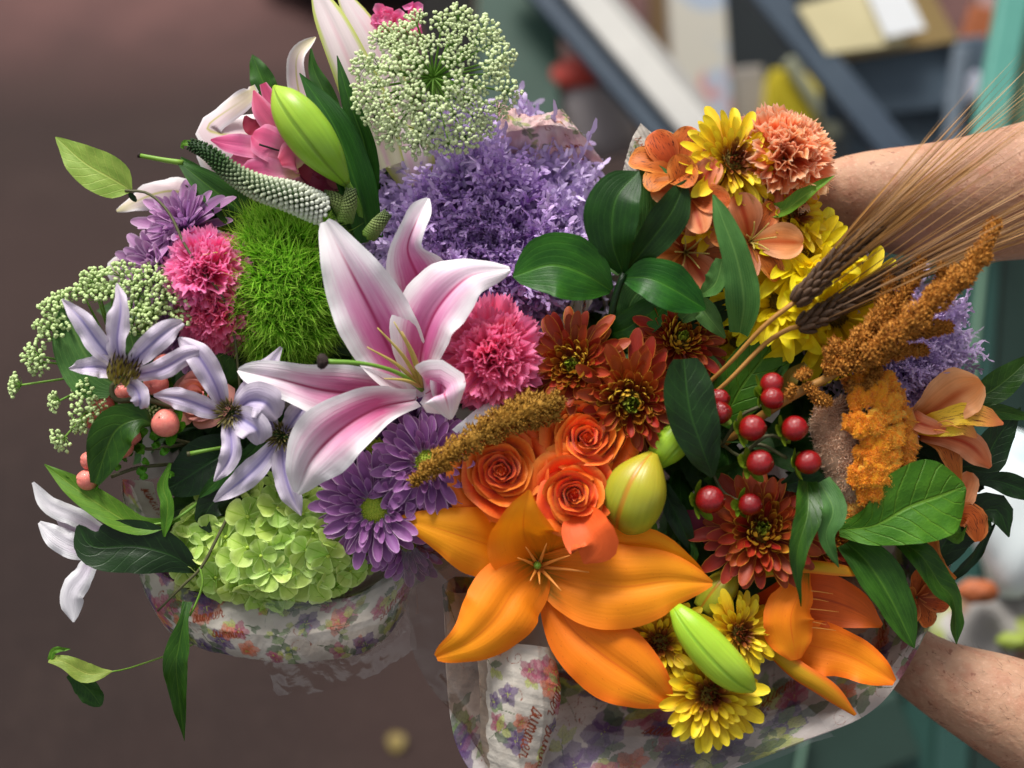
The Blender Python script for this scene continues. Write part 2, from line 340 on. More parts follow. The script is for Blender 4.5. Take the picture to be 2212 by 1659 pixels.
m_brown_disc = plain_mat('brown_flower_centre', '#5a2a10', '#7a3c14', 30, .6)
m_dark_disc = plain_mat('dark_flower_centre', '#5c4410', '#8a7418', 30, .6)
m_brz_out = petal_mat('bronze_mum_petal', [(0, '#6c1c0a'), (.4, '#922c12'), (1, '#a43c1a')], edge='#c07c28', ew=(.84, 1), streak=.12, back='#c49a2c', tr=.15)
m_brz_in = petal_mat('bronze_mum_inner_petal', [(0, '#8e3a14'), (.5, '#a85c1c'), (1, '#d8b03a')], streak=.12, back='#dcb438', tr=.15)
m_brz_mid = petal_mat('bronze_mum_centre_petal', [(0, '#6a8a1c'), (1, '#9cac34')], streak=.1, back='#9cac34', tr=.15)
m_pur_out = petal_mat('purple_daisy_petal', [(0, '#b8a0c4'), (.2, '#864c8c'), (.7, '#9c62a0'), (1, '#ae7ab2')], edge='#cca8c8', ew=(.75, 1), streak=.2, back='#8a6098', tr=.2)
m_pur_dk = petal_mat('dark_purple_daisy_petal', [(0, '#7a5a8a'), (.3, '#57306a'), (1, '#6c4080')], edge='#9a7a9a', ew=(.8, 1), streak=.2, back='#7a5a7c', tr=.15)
m_lil = petal_mat('lilac_mum_petal', [(0, '#94549a'), (.5, '#c088bc'), (1, '#d2a4cc')], edge='#dab8d8', ew=(.5, 1), streak=.2, back='#b48ac0', tr=.25)
m_yb_out = petal_mat('yellow_mum_petal', [(0, '#8a4a10'), (.22, '#d09c1c'), (.5, '#f0d020'), (1, '#f8e234')], streak=.12, back='#e0c030', tr=.22)
m_yb_mid = petal_mat('gold_mum_petal', [(0, '#5e2408'), (.5, '#8a4a14'), (1, '#caa02a')], streak=.14, back='#a8641e', tr=.15)
m_yb_in = petal_mat('brown_mum_petal', [(0, '#4a1a08'), (1, '#763414')], streak=.14, back='#7e3c16', tr=.1)
m_yel = petal_mat('bright_yellow_petal', [(0, '#d8a808'), (.2, '#fadc08'), (1, '#feee20')], streak=.12, back='#f2dc1c', tr=.3, bs=.6)
m_hyd = petal_mat('hydrangea_sepal', [(0, '#a4c850'), (.5, '#bedc6c'), (1, '#cce680')], edge='#d4ec90', ew=(.6, 1), mid='#96c038', mw=.1, streak=.08, tr=.3, var=.14)
m_bead = plain_mat('hydrangea_bead', '#b4cc4c', '#a8c440', 30, .5)
m_leaf = leaf_mat('deep_green_leaf', '#1c4a1a', '#2e6224', '#487c38', rough=.38)
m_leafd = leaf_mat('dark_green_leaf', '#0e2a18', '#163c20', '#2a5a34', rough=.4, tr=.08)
m_filler = leaf_mat('bluish_dark_leaf', '#1c4420', '#2a5a26', '#3c7434', rough=.5, tr=.1)
m_leafl = leaf_mat('light_green_leaf', '#4a8a34', '#5c9c40', '#86b868', back='#86b070')
m_leafp = leaf_mat('pale_green_leaf', '#8cb878', '#7cac68', '#b0d098', tr=.25)
m_leafg = leaf_mat('grey_green_leaf', '#3c7450', '#4c8660', '#6ca47c', back='#5c9470', pinn=False, freq=7)
m_ruscus = leaf_mat('ruscus_leaf', '#1c5420', '#2c6c28', '#4a8e3c', pinn=False, freq=5, rough=.42, vs=.25, back='#4c8a58')
m_ruscusd = leaf_mat('dark_ruscus_leaf', '#123c1a', '#1c4c20', '#38703a', pinn=False, freq=5, rough=.46, vs=.25)
m_lilyleaf = leaf_mat('lily_leaf', '#1e5022', '#2e6a2c', '#4c8a44', pinn=False, freq=6, vs=.3)
m_bigleaf = leaf_mat('crinkled_leaf', '#3a7a28', '#4e9034', '#6ca84c', freq=8, vs=.7, bs=.9)
m_stem = plain_mat('brownish_stem', '#4c4a30', '#5a5a38', 20, .6)
m_gstem = plain_mat('green_stem', '#6a9a30', '#84ac40', 20, .5, tr=.1)
m_ystem = plain_mat('yellow_green_stamen', '#a8a838', '#bcae44', 20, .5)
m_straw = plain_mat('tan_stem', '#9a6a2c', '#b07c38', 30, .6)
m_fil = plain_mat('lily_filament', '#c8b45c', '#d4c06c', 20, .45, tr=.15)
m_black = plain_mat('dark_stigma', '#1c1210', '#2c1c18', 40, .8)
m_orfil = plain_mat('orange_filament', '#e89038', '#eaa04c', 20, .5)
def bud_mat(name, c, c2, edge, rg=.35):
    g = NG(name); uv, u, v = g.uv(); st = g.noise(g.map(uv, (1.5, 40, 1)), 1, 3); nb = g.noise(uv, 3, 3)
    col = g.mix(g.ss(g.math('ADD', u, g.math('MULTIPLY', nb, .3)), .2, .95), hx(c), hx(c2))
    ph = g.math('FRACT', g.math('MULTIPLY', v, 3.0)); ln = g.math('SUBTRACT', 1.0, g.ss(g.math('ABSOLUTE', g.math('SUBTRACT', ph, .5)), .015, .07))
    col = g.mix(g.math('MULTIPLY', ln, .7), col, hx(edge))
    h = g.n('ShaderNodeHueSaturation', {'Value': g.math('MULTIPLY_ADD', st, .4, .8), 'Color': col})
    return g.surf(h.outputs[0], rg, .12, g.math('ADD', st, g.math('MULTIPLY', ln, -1.2)), .35, .001, .45, sss=.1)
m_bud = bud_mat('green_lily_bud', '#a6c83c', '#8cbc34', '#6a8c24')
m_bud2 = bud_mat('orange_green_lily_bud', '#b8a82c', '#a8b030', '#c87a20')
m_bud3 = bud_mat('bright_green_lily_bud', '#a2cc30', '#b4d840', '#88b830')
m_lace = plain_mat('lace_floret', '#dcecae', '#eaf4c8', 60, .6, tr=.2)
m_lace2 = plain_mat('green_lace_floret', '#cce498', '#daecae', 60, .6, tr=.2)
m_lstem = plain_mat('lace_stalk', '#6e9e3a', '#84b048', 40, .6, tr=.1)
m_trick = ramp_mat('mossy_blade', [(0, '#2e6410'), (.4, '#78bc22'), (1, '#ccf860')], 'u', .5, .35, .2)
m_kale = ramp_mat('purple_kale_frill', [(0, '#54207c'), (.3, '#703a98'), (.7, '#9a66ba'), (1, '#d2b4e6')], 'u', .55, .2, .22)
m_kale2 = ramp_mat('lilac_kale_frill', [(0, '#6c4494'), (.5, '#a27ec4'), (1, '#d8c4ea')], 'u', .55, .2, .18)
m_kale3 = ramp_mat('pale_kale_frill', [(0, '#5e4a74'), (.5, '#9a8cb0'), (1, '#bcb2cc')], 'u', .55, .2, .2)
m_amar = ramp_mat('rust_seed', [(0, '#80440e'), (.5, '#b06e1c'), (1, '#d89640')], 'u', .8, .1, .2)
m_amar2 = ramp_mat('gold_brown_seed', [(0, '#7c5216'), (.5, '#a4761f'), (1, '#c89840')], 'u', .8, .1, .2)
m_grain = plain_mat('dark_wheat_grain', '#3c2818', '#5c4028', 14, .55, vr=True)
m_awn = ramp_mat('wheat_awn', [(0, '#5a3c20'), (.4, '#9a6c34'), (1, '#b8905c')], 'u', .5, .1, .25)
m_berry = plain_mat('red_berry_skin', '#78040a', '#900a12', 9, .22, vr=True, spec=.4, coat=.3, sss=.05)
m_coral = plain_mat('coral_berry_skin', '#e87a70', '#ee8c7c', 6, .28, vr=True, coat=.3, sss=.1)
m_sep = leaf_mat('berry_sepal', '#6ca034', '#84b448', '#98c060', tr=.2)
m_sepd = leaf_mat('deep_berry_sepal', '#3c8420', '#4c9a2c', '#6cb044', tr=.2)
m_cel_hair = ramp_mat('celosia_velvet', [(0, '#c08c68'), (.5, '#eac4a4'), (1, '#fae6cc')], 'u', .8, .3, .15, sheen=.3)
m_cel_or = ramp_mat('celosia_crest', [(0, '#ec8c08'), (.5, '#ffb41c'), (1, '#ffd050')], 'u', .7, .35, .15, sheen=.3)
m_cel_gold = ramp_mat('golden_celosia_crest', [(0, '#d8801c'), (.5, '#f8aa30'), (1, '#ffcc60')], 'u', .7, .35, .15, sheen=.3)
m_ver = ramp_mat('speedwell_bud', [(0, '#1e3c18'), (.28, '#3c5c2c'), (.5, '#b8c4a0'), (1, '#eceee2')], 'u', .6, .15, .12)
m_ver2 = ramp_mat('green_speedwell_bud', [(0, '#4a5a38'), (.5, '#7c8c50'), (1, '#5c7c2c')], 'u', .6, .15, .15)
m_anth = ramp_mat('clematis_stamen', [(0, '#b8ac50'), (.5, '#a89c50'), (.72, '#3c2c38'), (1, '#1c1428')], 'u', .6, .1, .15)
m_anth2 = ramp_mat('open_clematis_stamen', [(0, '#3a3028'), (.5, '#7a7040'), (1, '#a09658')], 'u', .6, .1, .15)

# ---------------------------------------------------------------- round flowers made of many petals
def petal_me(name, mat, L, w, e0, e1, r0=0, z0=0, prof='spoon', cup=.8, nu=7, nv=5, sd=0, tip=0, ruf=0, nz=.01, mid=0, side=0.0):
    r = np.random.default_rng(sd); t = 1-(1-np.linspace(0, 1, nu))**1.7; e = np.radians(e0+(e1-e0)*t+tip*t**3); dt = np.diff(t)
    x = r0+np.r_[0, np.cumsum(dt*np.cos((e[1:]+e[:-1])/2))]*L; z = z0+np.r_[0, np.cumsum(dt*np.sin((e[1:]+e[:-1])/2))]*L
    y = side*L*t**2*(r.random()-.5)*2
    C = np.stack([x, y, z], 1); N = np.stack([-np.sin(e), 0*e, np.cos(e)], 1)
    return MB().add(sheet(C, N, np.maximum(w*PROF[prof](t), .002), nv, cup=cup, nz=nz, ruf=ruf, rf=2, mid=mid, sd=sd)).mesh(name, mat)
def dome_me(name, mat, r, h, n, bump, z=0):
    mb = MB(); V, F, U = sphere((0, 0, z), (r, r, h), 20, 10); mb.add((V, F, U))
    i = np.arange(n)+.5; ph = i*2.39996; ct = 1-i/n*.95; st = np.sqrt(1-ct*ct)
    D = np.stack([st*np.cos(ph), st*np.sin(ph), ct], 1); P = D*np.array([r, r, h])*.95+np.array([0, 0, z])
    mb.add(many(_octV*np.array([1, 1, .5])+np.array([0, 0, .5]), _octF, P, D, bump*2.4, bump)); return mb.mesh(name, mat)
_cache = {}
def cached(key, fn):
    if key not in _cache: _cache[key] = fn()
    return _cache[key]
# ring: n, r0, L, w, e0, e1, z0, mat, prof, cup, tip
SPEC = {
 'bronze': dict(rings=[(12,.02,.16,.030,80,100,.16,'m_brz_mid','ell',.8,0),(18,.07,.22,.042,66,108,.14,'m_brz_mid','ell',.9,0),(20,.13,.28,.056,50,108,.11,'m_brz_in','spoon',1.0,0),(22,.20,.34,.072,36,100,.09,'m_brz_in','spoon',1.1,0),(20,.26,.36,.080,26,84,.07,'m_brz_in','spoon',1.1,0),
   (20,.18,.50,.088,30,48,.06,'m_brz_out','spoon',1.0,10),(21,.20,.62,.104,20,28,.03,'m_brz_out','spoon',.8,0),(21,.22,.74,.116,10,10,.0,'m_brz_out','spoon',.65,0),(20,.24,.84,.122,1,-4,-.04,'m_brz_out','spoon',.6,-8)], disc=None),
 'purple': dict(rings=[(20,.20,.26,.056,55,74,.04,'m_pur_out','spoon',1.0,0),(22,.21,.42,.076,34,44,.02,'m_pur_out','spoon',.9,0),(21,.22,.58,.096,20,26,.0,'m_pur_out','spoon',.75,0),(20,.22,.70,.112,8,8,-.03,'m_pur_out','spoon',.65,0),(19,.22,.82,.118,-3,-8,-.06,'m_pur_out','spoon',.6,0)], disc=('m_green_disc', .22, .11, 130, .018)),
 'yelbrown': dict(rings=[(12,.03,.14,.028,78,98,.10,'m_yb_in','ell',.8,0),(18,.08,.20,.036,62,84,.08,'m_yb_in','ell',.9,0),(20,.13,.28,.048,46,56,.06,'m_yb_mid','spoon',.9,0),(20,.17,.42,.074,32,40,.04,'m_yb_out','spoon',.9,0),
   (20,.20,.56,.096,20,24,.02,'m_yb_out','spoon',.8,0),(20,.22,.70,.112,8,8,0,'m_yb_out','spoon',.7,0),(19,.22,.80,.118,-2,-8,-.03,'m_yb_out','spoon',.65,0)], disc=None),
 'lilac': dict(rings=[(16,.03,.42,.07,72,88,.10,'m_lil','obov',1.1,0),(20,.08,.55,.09,52,66,.06,'m_lil','obov',1.0,0),(22,.12,.68,.11,34,44,.03,'m_lil','obov',.9,0),(20,.14,.82,.125,18,22,0,'m_lil','obov',.8,0),(18,.14,.92,.13,4,0,-.03,'m_lil','obov',.8,0)], disc=None),
 'yellow': dict(rings=[(16,.12,.5,.085,56,48,.02,'m_yel','obov',.9,0),(20,.14,.76,.11,32,24,.0,'m_yel','obov',.8,-10),(20,.15,.90,.12,10,0,-.03,'m_yel','obov',.7,-25)], disc=('m_dark_disc', .16, .08, 110, .016)),
}
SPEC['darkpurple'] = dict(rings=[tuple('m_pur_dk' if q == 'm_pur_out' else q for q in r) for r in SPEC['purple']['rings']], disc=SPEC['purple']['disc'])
def mum(kind, name, label, c, R, n=(0, 0, 1), group=None, spin=0, cat='flower', skip=None):
    th = Thing(name, label, cat, c, group, face(n, spin), 1.1*R*SC*(DD-c[2])/DD); sp = SPEC[kind]; rr = random.Random(hash((round(c[0]), round(c[1]))) & 0xffff)
    for k, (cnt, r0, L, w, e0, e1, z0, mt, pf, cup, tip) in enumerate(sp['rings']):
        ph0 = rr.random()*6.28
        for i in range(cnt):
            vv = rr.randrange(4)
            me = cached((kind, k, vv), lambda: petal_me('petal', globals()[mt], L*(.93+.05*vv), w*(.92+.06*vv), e0+(vv-1.5)*5, e1+(1.5-vv)*7, r0, z0, pf, cup, sd=k*10+vv, tip=tip, side=.12))
            a = ph0+(i+.28*(rr.random()-.5)*2)*2*PI/cnt
            if skip and k >= skip[0] and abs((a-skip[1]+PI) % (2*PI)-PI) < skip[2]: continue
            X = Matrix.Rotation(a, 4, 'Z') @ Matrix.Rotation(rr.uniform(-.13, .13), 4, 'Y') @ Matrix.Rotation(rr.uniform(-.3, .3), 4, 'X') @ Matrix.Scale(rr.uniform(.86, 1.1), 4)
            th.put('petal', me, X)
    if sp['disc']:
        mt, r, h, nn, b = sp['disc']; th.put('flower_centre', cached((kind, 'disc'), lambda: dome_me('flower_centre', globals()[mt], r, h, nn, b)))
    else: th.put('flower_centre', cached((kind, 'core'), lambda: dome_me('flower_centre', m_dark_disc if kind != 'lilac' else m_pur_dk, .2, .14, 60, .02)))
    th.put('calyx', cached(('calyx', kind), lambda: MB().add(sphere((0, 0, -.12), (.3, .3, .14), 14, 8)).mesh('calyx', m_leafd)))
    return th
def fan_me(mat, L, wmax, e0, e1, ruf, kw, sd, z0=0, r0=.03):
    r = np.random.default_rng(sd); nu, nv = 8, 21; t = np.linspace(0, 1, nu); e = np.radians(e0+(e1-e0)*t)
    x = r0+np.r_[0, np.cumsum(np.cos(e[1:]))]*L/(nu-1); z = z0+np.r_[0, np.cumsum(np.sin(e[1:]))]*L/(nu-1)
    C = np.stack([x, 0*x, z], 1); N = np.stack([-np.sin(e), 0*e, np.cos(e)], 1); v = np.linspace(-1, 1, nv)[None, :]; u = t[:, None]
    wd = (wmax*(.12+.88*t**1.3))[:, None]; T = nrm(np.gradient(C, axis=0)); S = nrm(np.cross(T, N)); Nn = np.cross(S, T)
    ph = r.random(4)*6.28
    h = ruf*u**1.6*(np.sin(kw*PI*v+ph[0])+.5*np.sin(kw*1.9*PI*v+ph[1])+.3*np.sin(6*u+ph[2]))+.25*wd*v**2
    lat = wd*v*(1-.15*u*np.abs(np.sin(kw*PI*v)))
    V = C[:, None]+S[:, None]*lat[..., None]+Nn[:, None]*h[..., None]
    ax = -L*.26*v[0]**2+np.where(np.arange(nv) % 2, .035, -.035)*L*(.5+r.random(nv))*1.2
    V = V+T[:, None]*(ax[None, :]*(u**3))[..., None]
    i, j = np.meshgrid(np.arange(nu-1), np.arange(nv-1), indexing='ij'); a = (i*nv+j).ravel()
    F = np.stack([a, a+1, a+nv+1, a+nv], 1); UV = np.stack([np.repeat(t, nv), np.tile((v[0]+1)/2, nu)], 1)
    return MB().add((V.reshape(-1, 3), F, UV)).mesh('petal', mat)
def carnation(name, label, c, R, n, mat, spin=0, ks=1.0, sqx=1.0):
    th = Thing(name, label, 'carnation', c, None, face(n, spin), 1.08*R*SC*(DD-c[2])/DD); rr = random.Random(int(c[0]))
    for k, (cnt, L, w, e0, e1, z0) in enumerate([(9,.55,.26,82,88,.18),(12,.66,.30,68,74,.14),(13,.76,.33,54,56,.10),(14,.84,.36,40,40,.06),(14,.92,.38,26,22,.02),(13,1.0,.40,10,2,-.04),(11,1.0,.40,-8,-24,-.10)]):
        for i in range(cnt):
            vv = rr.randrange(3)
            me = cached(('carn', mat.name, k, vv), lambda: fan_me(mat, L, w*(.9+.1*vv), e0, e1, .075, 1.9+.5*vv, k*5+vv, z0))
            X = Matrix.Rotation((i+rr.random()*.7)*2*PI/cnt+k, 4, 'Z') @ Matrix.Rotation(rr.uniform(-.2, .2), 4, 'Y') @ Matrix.Rotation(rr.uniform(-.5, .5), 4, 'X') @ Matrix.Scale(rr.uniform(.88, 1.06), 4)
            th.put('petal', me, X)
    th.put('calyx', cached('carncal', lambda: MB().add(tube(spline([(0, 0, -.9), (0, 0, -.4), (0, 0, .05)], 8), [.05, .1, .16, .2, .2, .18, .15, .12], 10)).mesh('calyx', m_leafl)))
    return th
def rose(name, label, c, R, n, mat, spin=0, npet=27):
    """spiral of cupped petals seen from above"""
    th = Thing(name, label, 'rose', c, None, face(n, spin), 1.12*R*SC*(DD-c[2])/DD); rr = random.Random(int(c[0]*3+c[1]))
    for i in range(npet):
        f = i/(npet-1); r = .05+.80*f**1.15; w = np.radians(122-52*f); h = .60-.26*f**1.5; flare = .02+.15*f**1.5; a0 = i*2.3999+rr.uniform(-.3, .3); tk = rr.uniform(.10, .22)*(1 if f < .6 else .6)
        nu, nv = 9, 15; u = np.linspace(0, 1, nu)[:, None]; v = np.linspace(-1, 1, nv)[None, :]
        g = np.random.default_rng(i+int(c[0])); ph = g.random(3)*6.28
        rad = r*(.42+.58*u**.55)+flare*u**4*(1+.25*np.sin(2*v+ph[0]))+r*tk*v*(.4+.6*u)+.03*np.sin(3*v+ph[1])*u*f+.014*np.sin(7*v+ph[1])*u**2
        z = -.12+(h+.12)*u*(1-.42*np.abs(v)**2.2)-.10*f*u**5*(1+f)*(1+.4*np.sin(2*v+ph[0]))+.02*np.sin(4*v+ph[2])*u+(.08*np.maximum(0, 1-np.abs(v)*3)*u**4*f)
        ang = a0+w*v*(.55+.45*np.sin(PI*np.clip(u, 0, .62)/1.24)**.7)*(1-.25*u**6)+.10*(1-f)*u
        V = np.stack([rad*np.cos(ang), rad*np.sin(ang), z+0*v], -1)
        ii, jj = np.meshgrid(np.arange(nu-1), np.arange(nv-1), indexing='ij'); a = (ii*nv+jj).ravel(); F = np.stack([a, a+nv, a+nv+1, a+1], 1)
        UV = np.stack([np.repeat(u.ravel(), nv), np.tile((v[0]+1)/2, nu)], 1)
        th.part('petal', MB().add((V.reshape(-1, 3), F, UV)), mat, local=True)
    th.part('bud_core', MB().add(sphere((0, 0, .22), (.13, .13, .22), 14, 10)), mat, local=True)
    th.part('calyx', MB().add(sphere((0, 0, -.25), (.35, .35, .25), 14, 8)), m_leafl, local=True)
    return th
def flower6(name, label, c, R, n, mats, spin=0, cat='flower', prof='obov', el=(45, 5), w=.3, k=6, cup=.5, group=None, w2=None, stam=None):
    """open flower of k broad petals; mats alternate"""
    th = Thing(name, label, cat, c, group, face(n, spin), R*SC*(DD-c[2])/DD); rr = random.Random(int(c[0]*7+c[1]))
    for i in range(k):
        ww = w if i % 2 == 0 or w2 is None else w2
        X = Matrix.Rotation(i*2*PI/k+rr.uniform(-.12, .12), 4, 'Z') @ Matrix.Rotation(rr.uniform(-.15, .15), 4, 'Y')
        th.put('petal', petal_me('petal', mats[i % len(mats)], 1.0*rr.uniform(.9, 1.08), ww, el[0], el[1], .04, .01*(i % 2), prof, cup, 12, 9, sd=i+int(c[0]), ruf=.02, nz=.02, tip=rr.uniform(-30, 10)), X)
    if stam:
        for i in range(6):
            a = i*1.05; C = spline([(.02*math.cos(a), .02*math.sin(a), 0), (.15*math.cos(a), .15*math.sin(a), .35), (.32*math.cos(a), .32*math.sin(a), .6)], 7)
            th.part('stamen', MB().add(tube(C, np.linspace(.02, .012, 7), 5)), stam, local=True)
    return th
# ================================================================ heroes: lilies
def base_rod(th, name, ctrl, r, mat, n=10, seg=6, parent=None, **k): return th.part(name, MB().add(rod(ctrl, r, n, seg, **k)), mat, parent)
def P(th, ctrl, w, mat, prof='leaf', name='petal', parent=None, **k): return th.part(name, MB().add(blade(ctrl, w, prof, **k)), mat, parent)

t = Thing('stargazer_lily', 'large open pink and white lily with pale stamens in the left bouquet', 'lily', (905, 850, 20))
P(t, [(925,428,60),(897,482,95),(880,540,80),(905,610,40),(912,690,0)][::-1], [(0,44),(.25,72),(.45,62),(.62,34),(.82,28),(.93,17),(1,4)], m_pinklily, nu=26, nv=13, cup=[.5,.4,.5,.9,.6], ruf=5, mid=.25)
P(t, [(905,862,-5),(852,770,35),(800,670,75),(748,570,95),(702,478,80)], [(0,25),(.2,68),(.42,84),(.65,72),(.85,42),(.96,24),(1,12)], m_pinklily, nu=30, nv=15, cup=[.9,.7,.5,.35,.6], ruf=7, mid=.3, N=[(.25,.1,1),(0,0,1),(-.1,.1,1)])
P(t, [(912,856,0),(905,760,55),(935,665,100),(1010,592,120),(1102,580,85)], [(0,24),(.2,48),(.42,78),(.62,74),(.82,48),(.94,26),(1,8)], m_pinklily, nu=30, nv=15, cup=[.8,.7,.2,-.5,-.9], ruf=7, mid=.25, N=[(-.2,.2,1),(-.3,.3,1),(-.2,.5,1)])
P(t, [(895,858,0),(800,852,45),(700,843,70),(600,818,80),(514,799,60)], [(0,24),(.22,52),(.45,62),(.65,45),(.85,34),(.95,20),(1,4)], m_pinklily, nu=28, nv=13, cup=[.7,.5,.4,.4,.6], ruf=10, rf=2.2, mid=.25)
P(t, [(900,862,18),(815,880,90),(730,930,120),(668,995,110),(640,1066,60)], [(0,22),(.2,38),(.42,62),(.66,72),(.85,46),(.95,26),(1,10)], m_pinklily, nu=30, nv=15, cup=[.9,.7,.3,-.2,-.5], ruf=8, mid=.28, N=[(.1,.2,1),(0,.1,1),(-.1,0,1)])
P(t, [(915,850,20),(945,838,95),(962,855,130),(974,906,100)], [(0,22),(.3,60),(.5,62),(.75,40),(.9,20),(1,3)], m_pinklily, nu=22, nv=13, cup=[.6,-.1,-.5,-.4], ruf=5, mid=.2, N=[(0,.2,1),(.3,-.2,1),(.2,-.3,1)])
P(t, [(948,870,60),(955,820,90),(950,770,70)], [(0,10),(.5,26),(1,4)], m_pinklily, nu=10, nv=7, cup=-.6, N=(.4,.1,1))
base_rod(t, 'pistil', [(912,842,20),(860,806,90),(790,786,125),(705,781,140)], [6,4.5,4.2,6], m_gstem, 16, 8)
t.part('stigma', MB().add(sphere(W(697,782,142), np.array((13,17,12))*SC, 10, 8, lambda V: V*(1+.16*np.sin(3*V[..., 0:1]*3+V[..., 1:2]*4)))), m_black)
for q in [(815,708),(851,695),(868,716),(793,750),(797,787),(830,818)]:
    base_rod(t, 'stamen', [(912,838,20),((912+q[0])/2+6,(834+q[1])/2-4,85),(q[0],q[1],120)], [5,4.2,1.2], m_fil, 10, 6)

t = Thing('orange_lily', 'large fully open plain orange lily at the front edge of the right bouquet', 'lily', (1163, 1222, 20))
P(t, [(1165,1212,0),(1135,1165,70),(1132,1112,120),(1143,1058,140)], [(0,40),(.3,88),(.55,74),(.8,38),(1,3)], m_orlily, nu=22, nv=13, cup=[.6,.3,.3,.5], ruf=4, mid=.1)
P(t, [(1158,1215,0),(1070,1183,50),(970,1150,85),(864,1118,60)], [(0,40),(.25,66),(.45,76),(.7,52),(.9,24),(1,5)], m_orlily, nu=24, nv=13, cup=[.5,-.2,-.6,-.5], ruf=5, mid=.1)
P(t, [(1166,1220,5),(1112,1276,70),(1070,1338,100),(1014,1388,95),(942,1420,60)], [(0,34),(.18,70),(.42,88),(.62,74),(.82,38),(.94,22),(1,8)], m_orlily, nu=30, nv=15, cup=[.5,-.3,-.8,-.6,.5], ruf=5, mid=.14, N=[(0,0,1),(0,-.1,1),(-.3,-.3,1)])
P(t, [(1170,1220,-10),(1270,1180,40),(1400,1178,70),(1520,1240,60)], [(0,36),(.3,48),(.6,44),(.9,20),(1,4)], m_orlily, nu=22, nv=11, cup=.4, ruf=4, N=(0,-.3,1))
P(t, [(1168,1232,5),(1260,1258,60),(1350,1268,95),(1450,1255,100),(1539,1260,70)], [(0,36),(.2,76),(.42,92),(.66,76),(.88,36),(1,5)], m_orlily, nu=28, nv=15, cup=[.5,.2,-.3,-.3,.2], ruf=6, mid=.16, N=[(0,0,1),(0,.1,1),(.1,.1,1)])
P(t, [(1178,1240,0),(1225,1345,40),(1300,1415,75),(1380,1470,80),(1450,1521,50)], [(0,14),(.2,44),(.4,74),(.62,84),(.84,54),(.95,26),(1,8)], m_orlily, nu=28, nv=15, cup=[.3,-.3,-.4,-.2,.2], ruf=5, mid=.15)
t.part('pistil', MB().add(sphere(W(1161,1221,42), np.array((9,9,16))*SC, 8, 8)), m_gstem)
base_rod(t, 'pistil', [(1163,1222,0),(1162,1221,35)], [7,6], m_gstem, 4, 8)
for q in [(1181,1174),(1136,1182),(1231,1200),(1272,1236),(1166,1262),(1212,1276),(1145,1255),(1118,1205)]:
    base_rod(t, 'stamen', [(1163,1224,5),((1163+q[0])/2,(1222+q[1])/2,60),(q[0],q[1],88)], [5,3.6,1], m_orfil, 8, 6)

t = Thing('side_orange_lily', 'half hidden orange lily seen from its side near the lower arm', 'lily', (1700, 1330, 0))
P(t, [(1640,1310,-30),(1740,1290,-20),(1830,1310,0),(1905,1352,20)], [(0,30),(.4,62),(.75,46),(1,5)], m_orlily_deep, nu=20, nv=11, cup=.5, ruf=4)
P(t, [(1650,1380,-20),(1750,1395,0),(1840,1420,30),(1932,1474,40)], [(0,30),(.35,58),(.6,50),(.85,34),(1,8)], m_orlily, nu=24, nv=11, cup=[.5,.2,.1,.4], ruf=10, mid=.1)
P(t, [(1640,1240,0),(1730,1222,30),(1800,1228,50),(1862,1239,45)], [(0,10),(.4,17),(.8,14),(1,5)], m_orlily_out, nu=18, nv=9, cup=[-.9,-.9,-.5], N=(0,.4,1))
P(t, [(1738,1232,20),(1722,1285,45),(1706,1340,55),(1720,1425,40)], [(0,18),(.25,40),(.55,58),(.8,50),(1,14)], m_orlily, nu=22, nv=13, cup=[-.5,-.5,-.4], ruf=7, mid=-.12, N=(.1,0,1))
P(t, [(1640,1380,0),(1720,1452,30),(1790,1496,45),(1848,1545,40)], [(0,16),(.35,26),(.7,24),(1,4)], m_orlily_out, nu=20, nv=9, cup=[-.9,-.8,-.4], N=(-.1,-.5,1))
for q in [(1800,1283),(1812,1322),(1790,1300),(1806,1362),(1785,1350),(1808,1240)]:
    base_rod(t, 'stamen', [(1720,q[1]-8,25),(1760,q[1]-6,30),(q[0],q[1],35)], [1.6,1.4,.6], m_orfil, 6, 5)

# lily behind the pink blossoms
t = Thing('pale_pink_lily', 'pale pink lily with curled back petals rising behind the pink alstroemeria', 'lily', (600, 330, -90))
P(t, [(640,340,-70),(560,300,-50),(480,290,-40),(450,270,-45),(540,205,-30),(545,185,-30)], [(0,30),(.3,60),(.5,48),(.7,30),(.9,22),(1,8)], m_palelily, nu=30, nv=11, cup=[.6,-.4,-.8,.4], ruf=4, N=[(0,0,1),(-.5,.5,1),(-.3,-.4,1)])
P(t, [(600,400,-90),(510,380,-70),(450,330,-60),(434,292,-70)], [(0,30),(.5,46),(.85,26),(1,6)], m_palelily, nu=18, nv=9, cup=-.5)
P(t, [(655,330,-90),(650,230,-80),(640,160,-70),(645,115,-60),(682,80,-70)], [(0,24),(.4,26),(.7,22),(.9,14),(1,2)], m_palelily, nu=24, nv=9, cup=[.3,.8,.9], ruf=3)
P(t, [(660,300,-95),(720,260,-90),(745,300,-80),(735,340,-80)], [(0,24),(.5,34),(1,6)], m_palelily, nu=16, nv=9, cup=-.4)
t = Thing('opening_lily', 'tall pale lily just opening with lime edged petals at the top left', 'lily', (800, 300, -60))
P(t, [(840,360,-80),(790,220,-50),(735,90,-40),(680,-25,-60)], [(0,44),(.3,54),(.6,46),(.85,34),(1,12)], m_lilybudpink, nu=22, nv=11, cup=[-.8,-.7,-.6], mid=.2)
P(t, [(790,340,-90),(758,220,-80),(715,90,-75),(676,-25,-75)], [(0,28),(.4,30),(.8,20),(1,4)], m_lilybudpink, nu=20, nv=9, cup=-.8, N=(-.5,0,1))
P(t, [(870,360,-95),(850,200,-90),(800,80,-80),(730,-30,-85)], [(0,40),(.4,50),(.8,34),(1,8)], m_lilybudpink, nu=20, nv=9, cup=-.6, N=(.5,0,1))
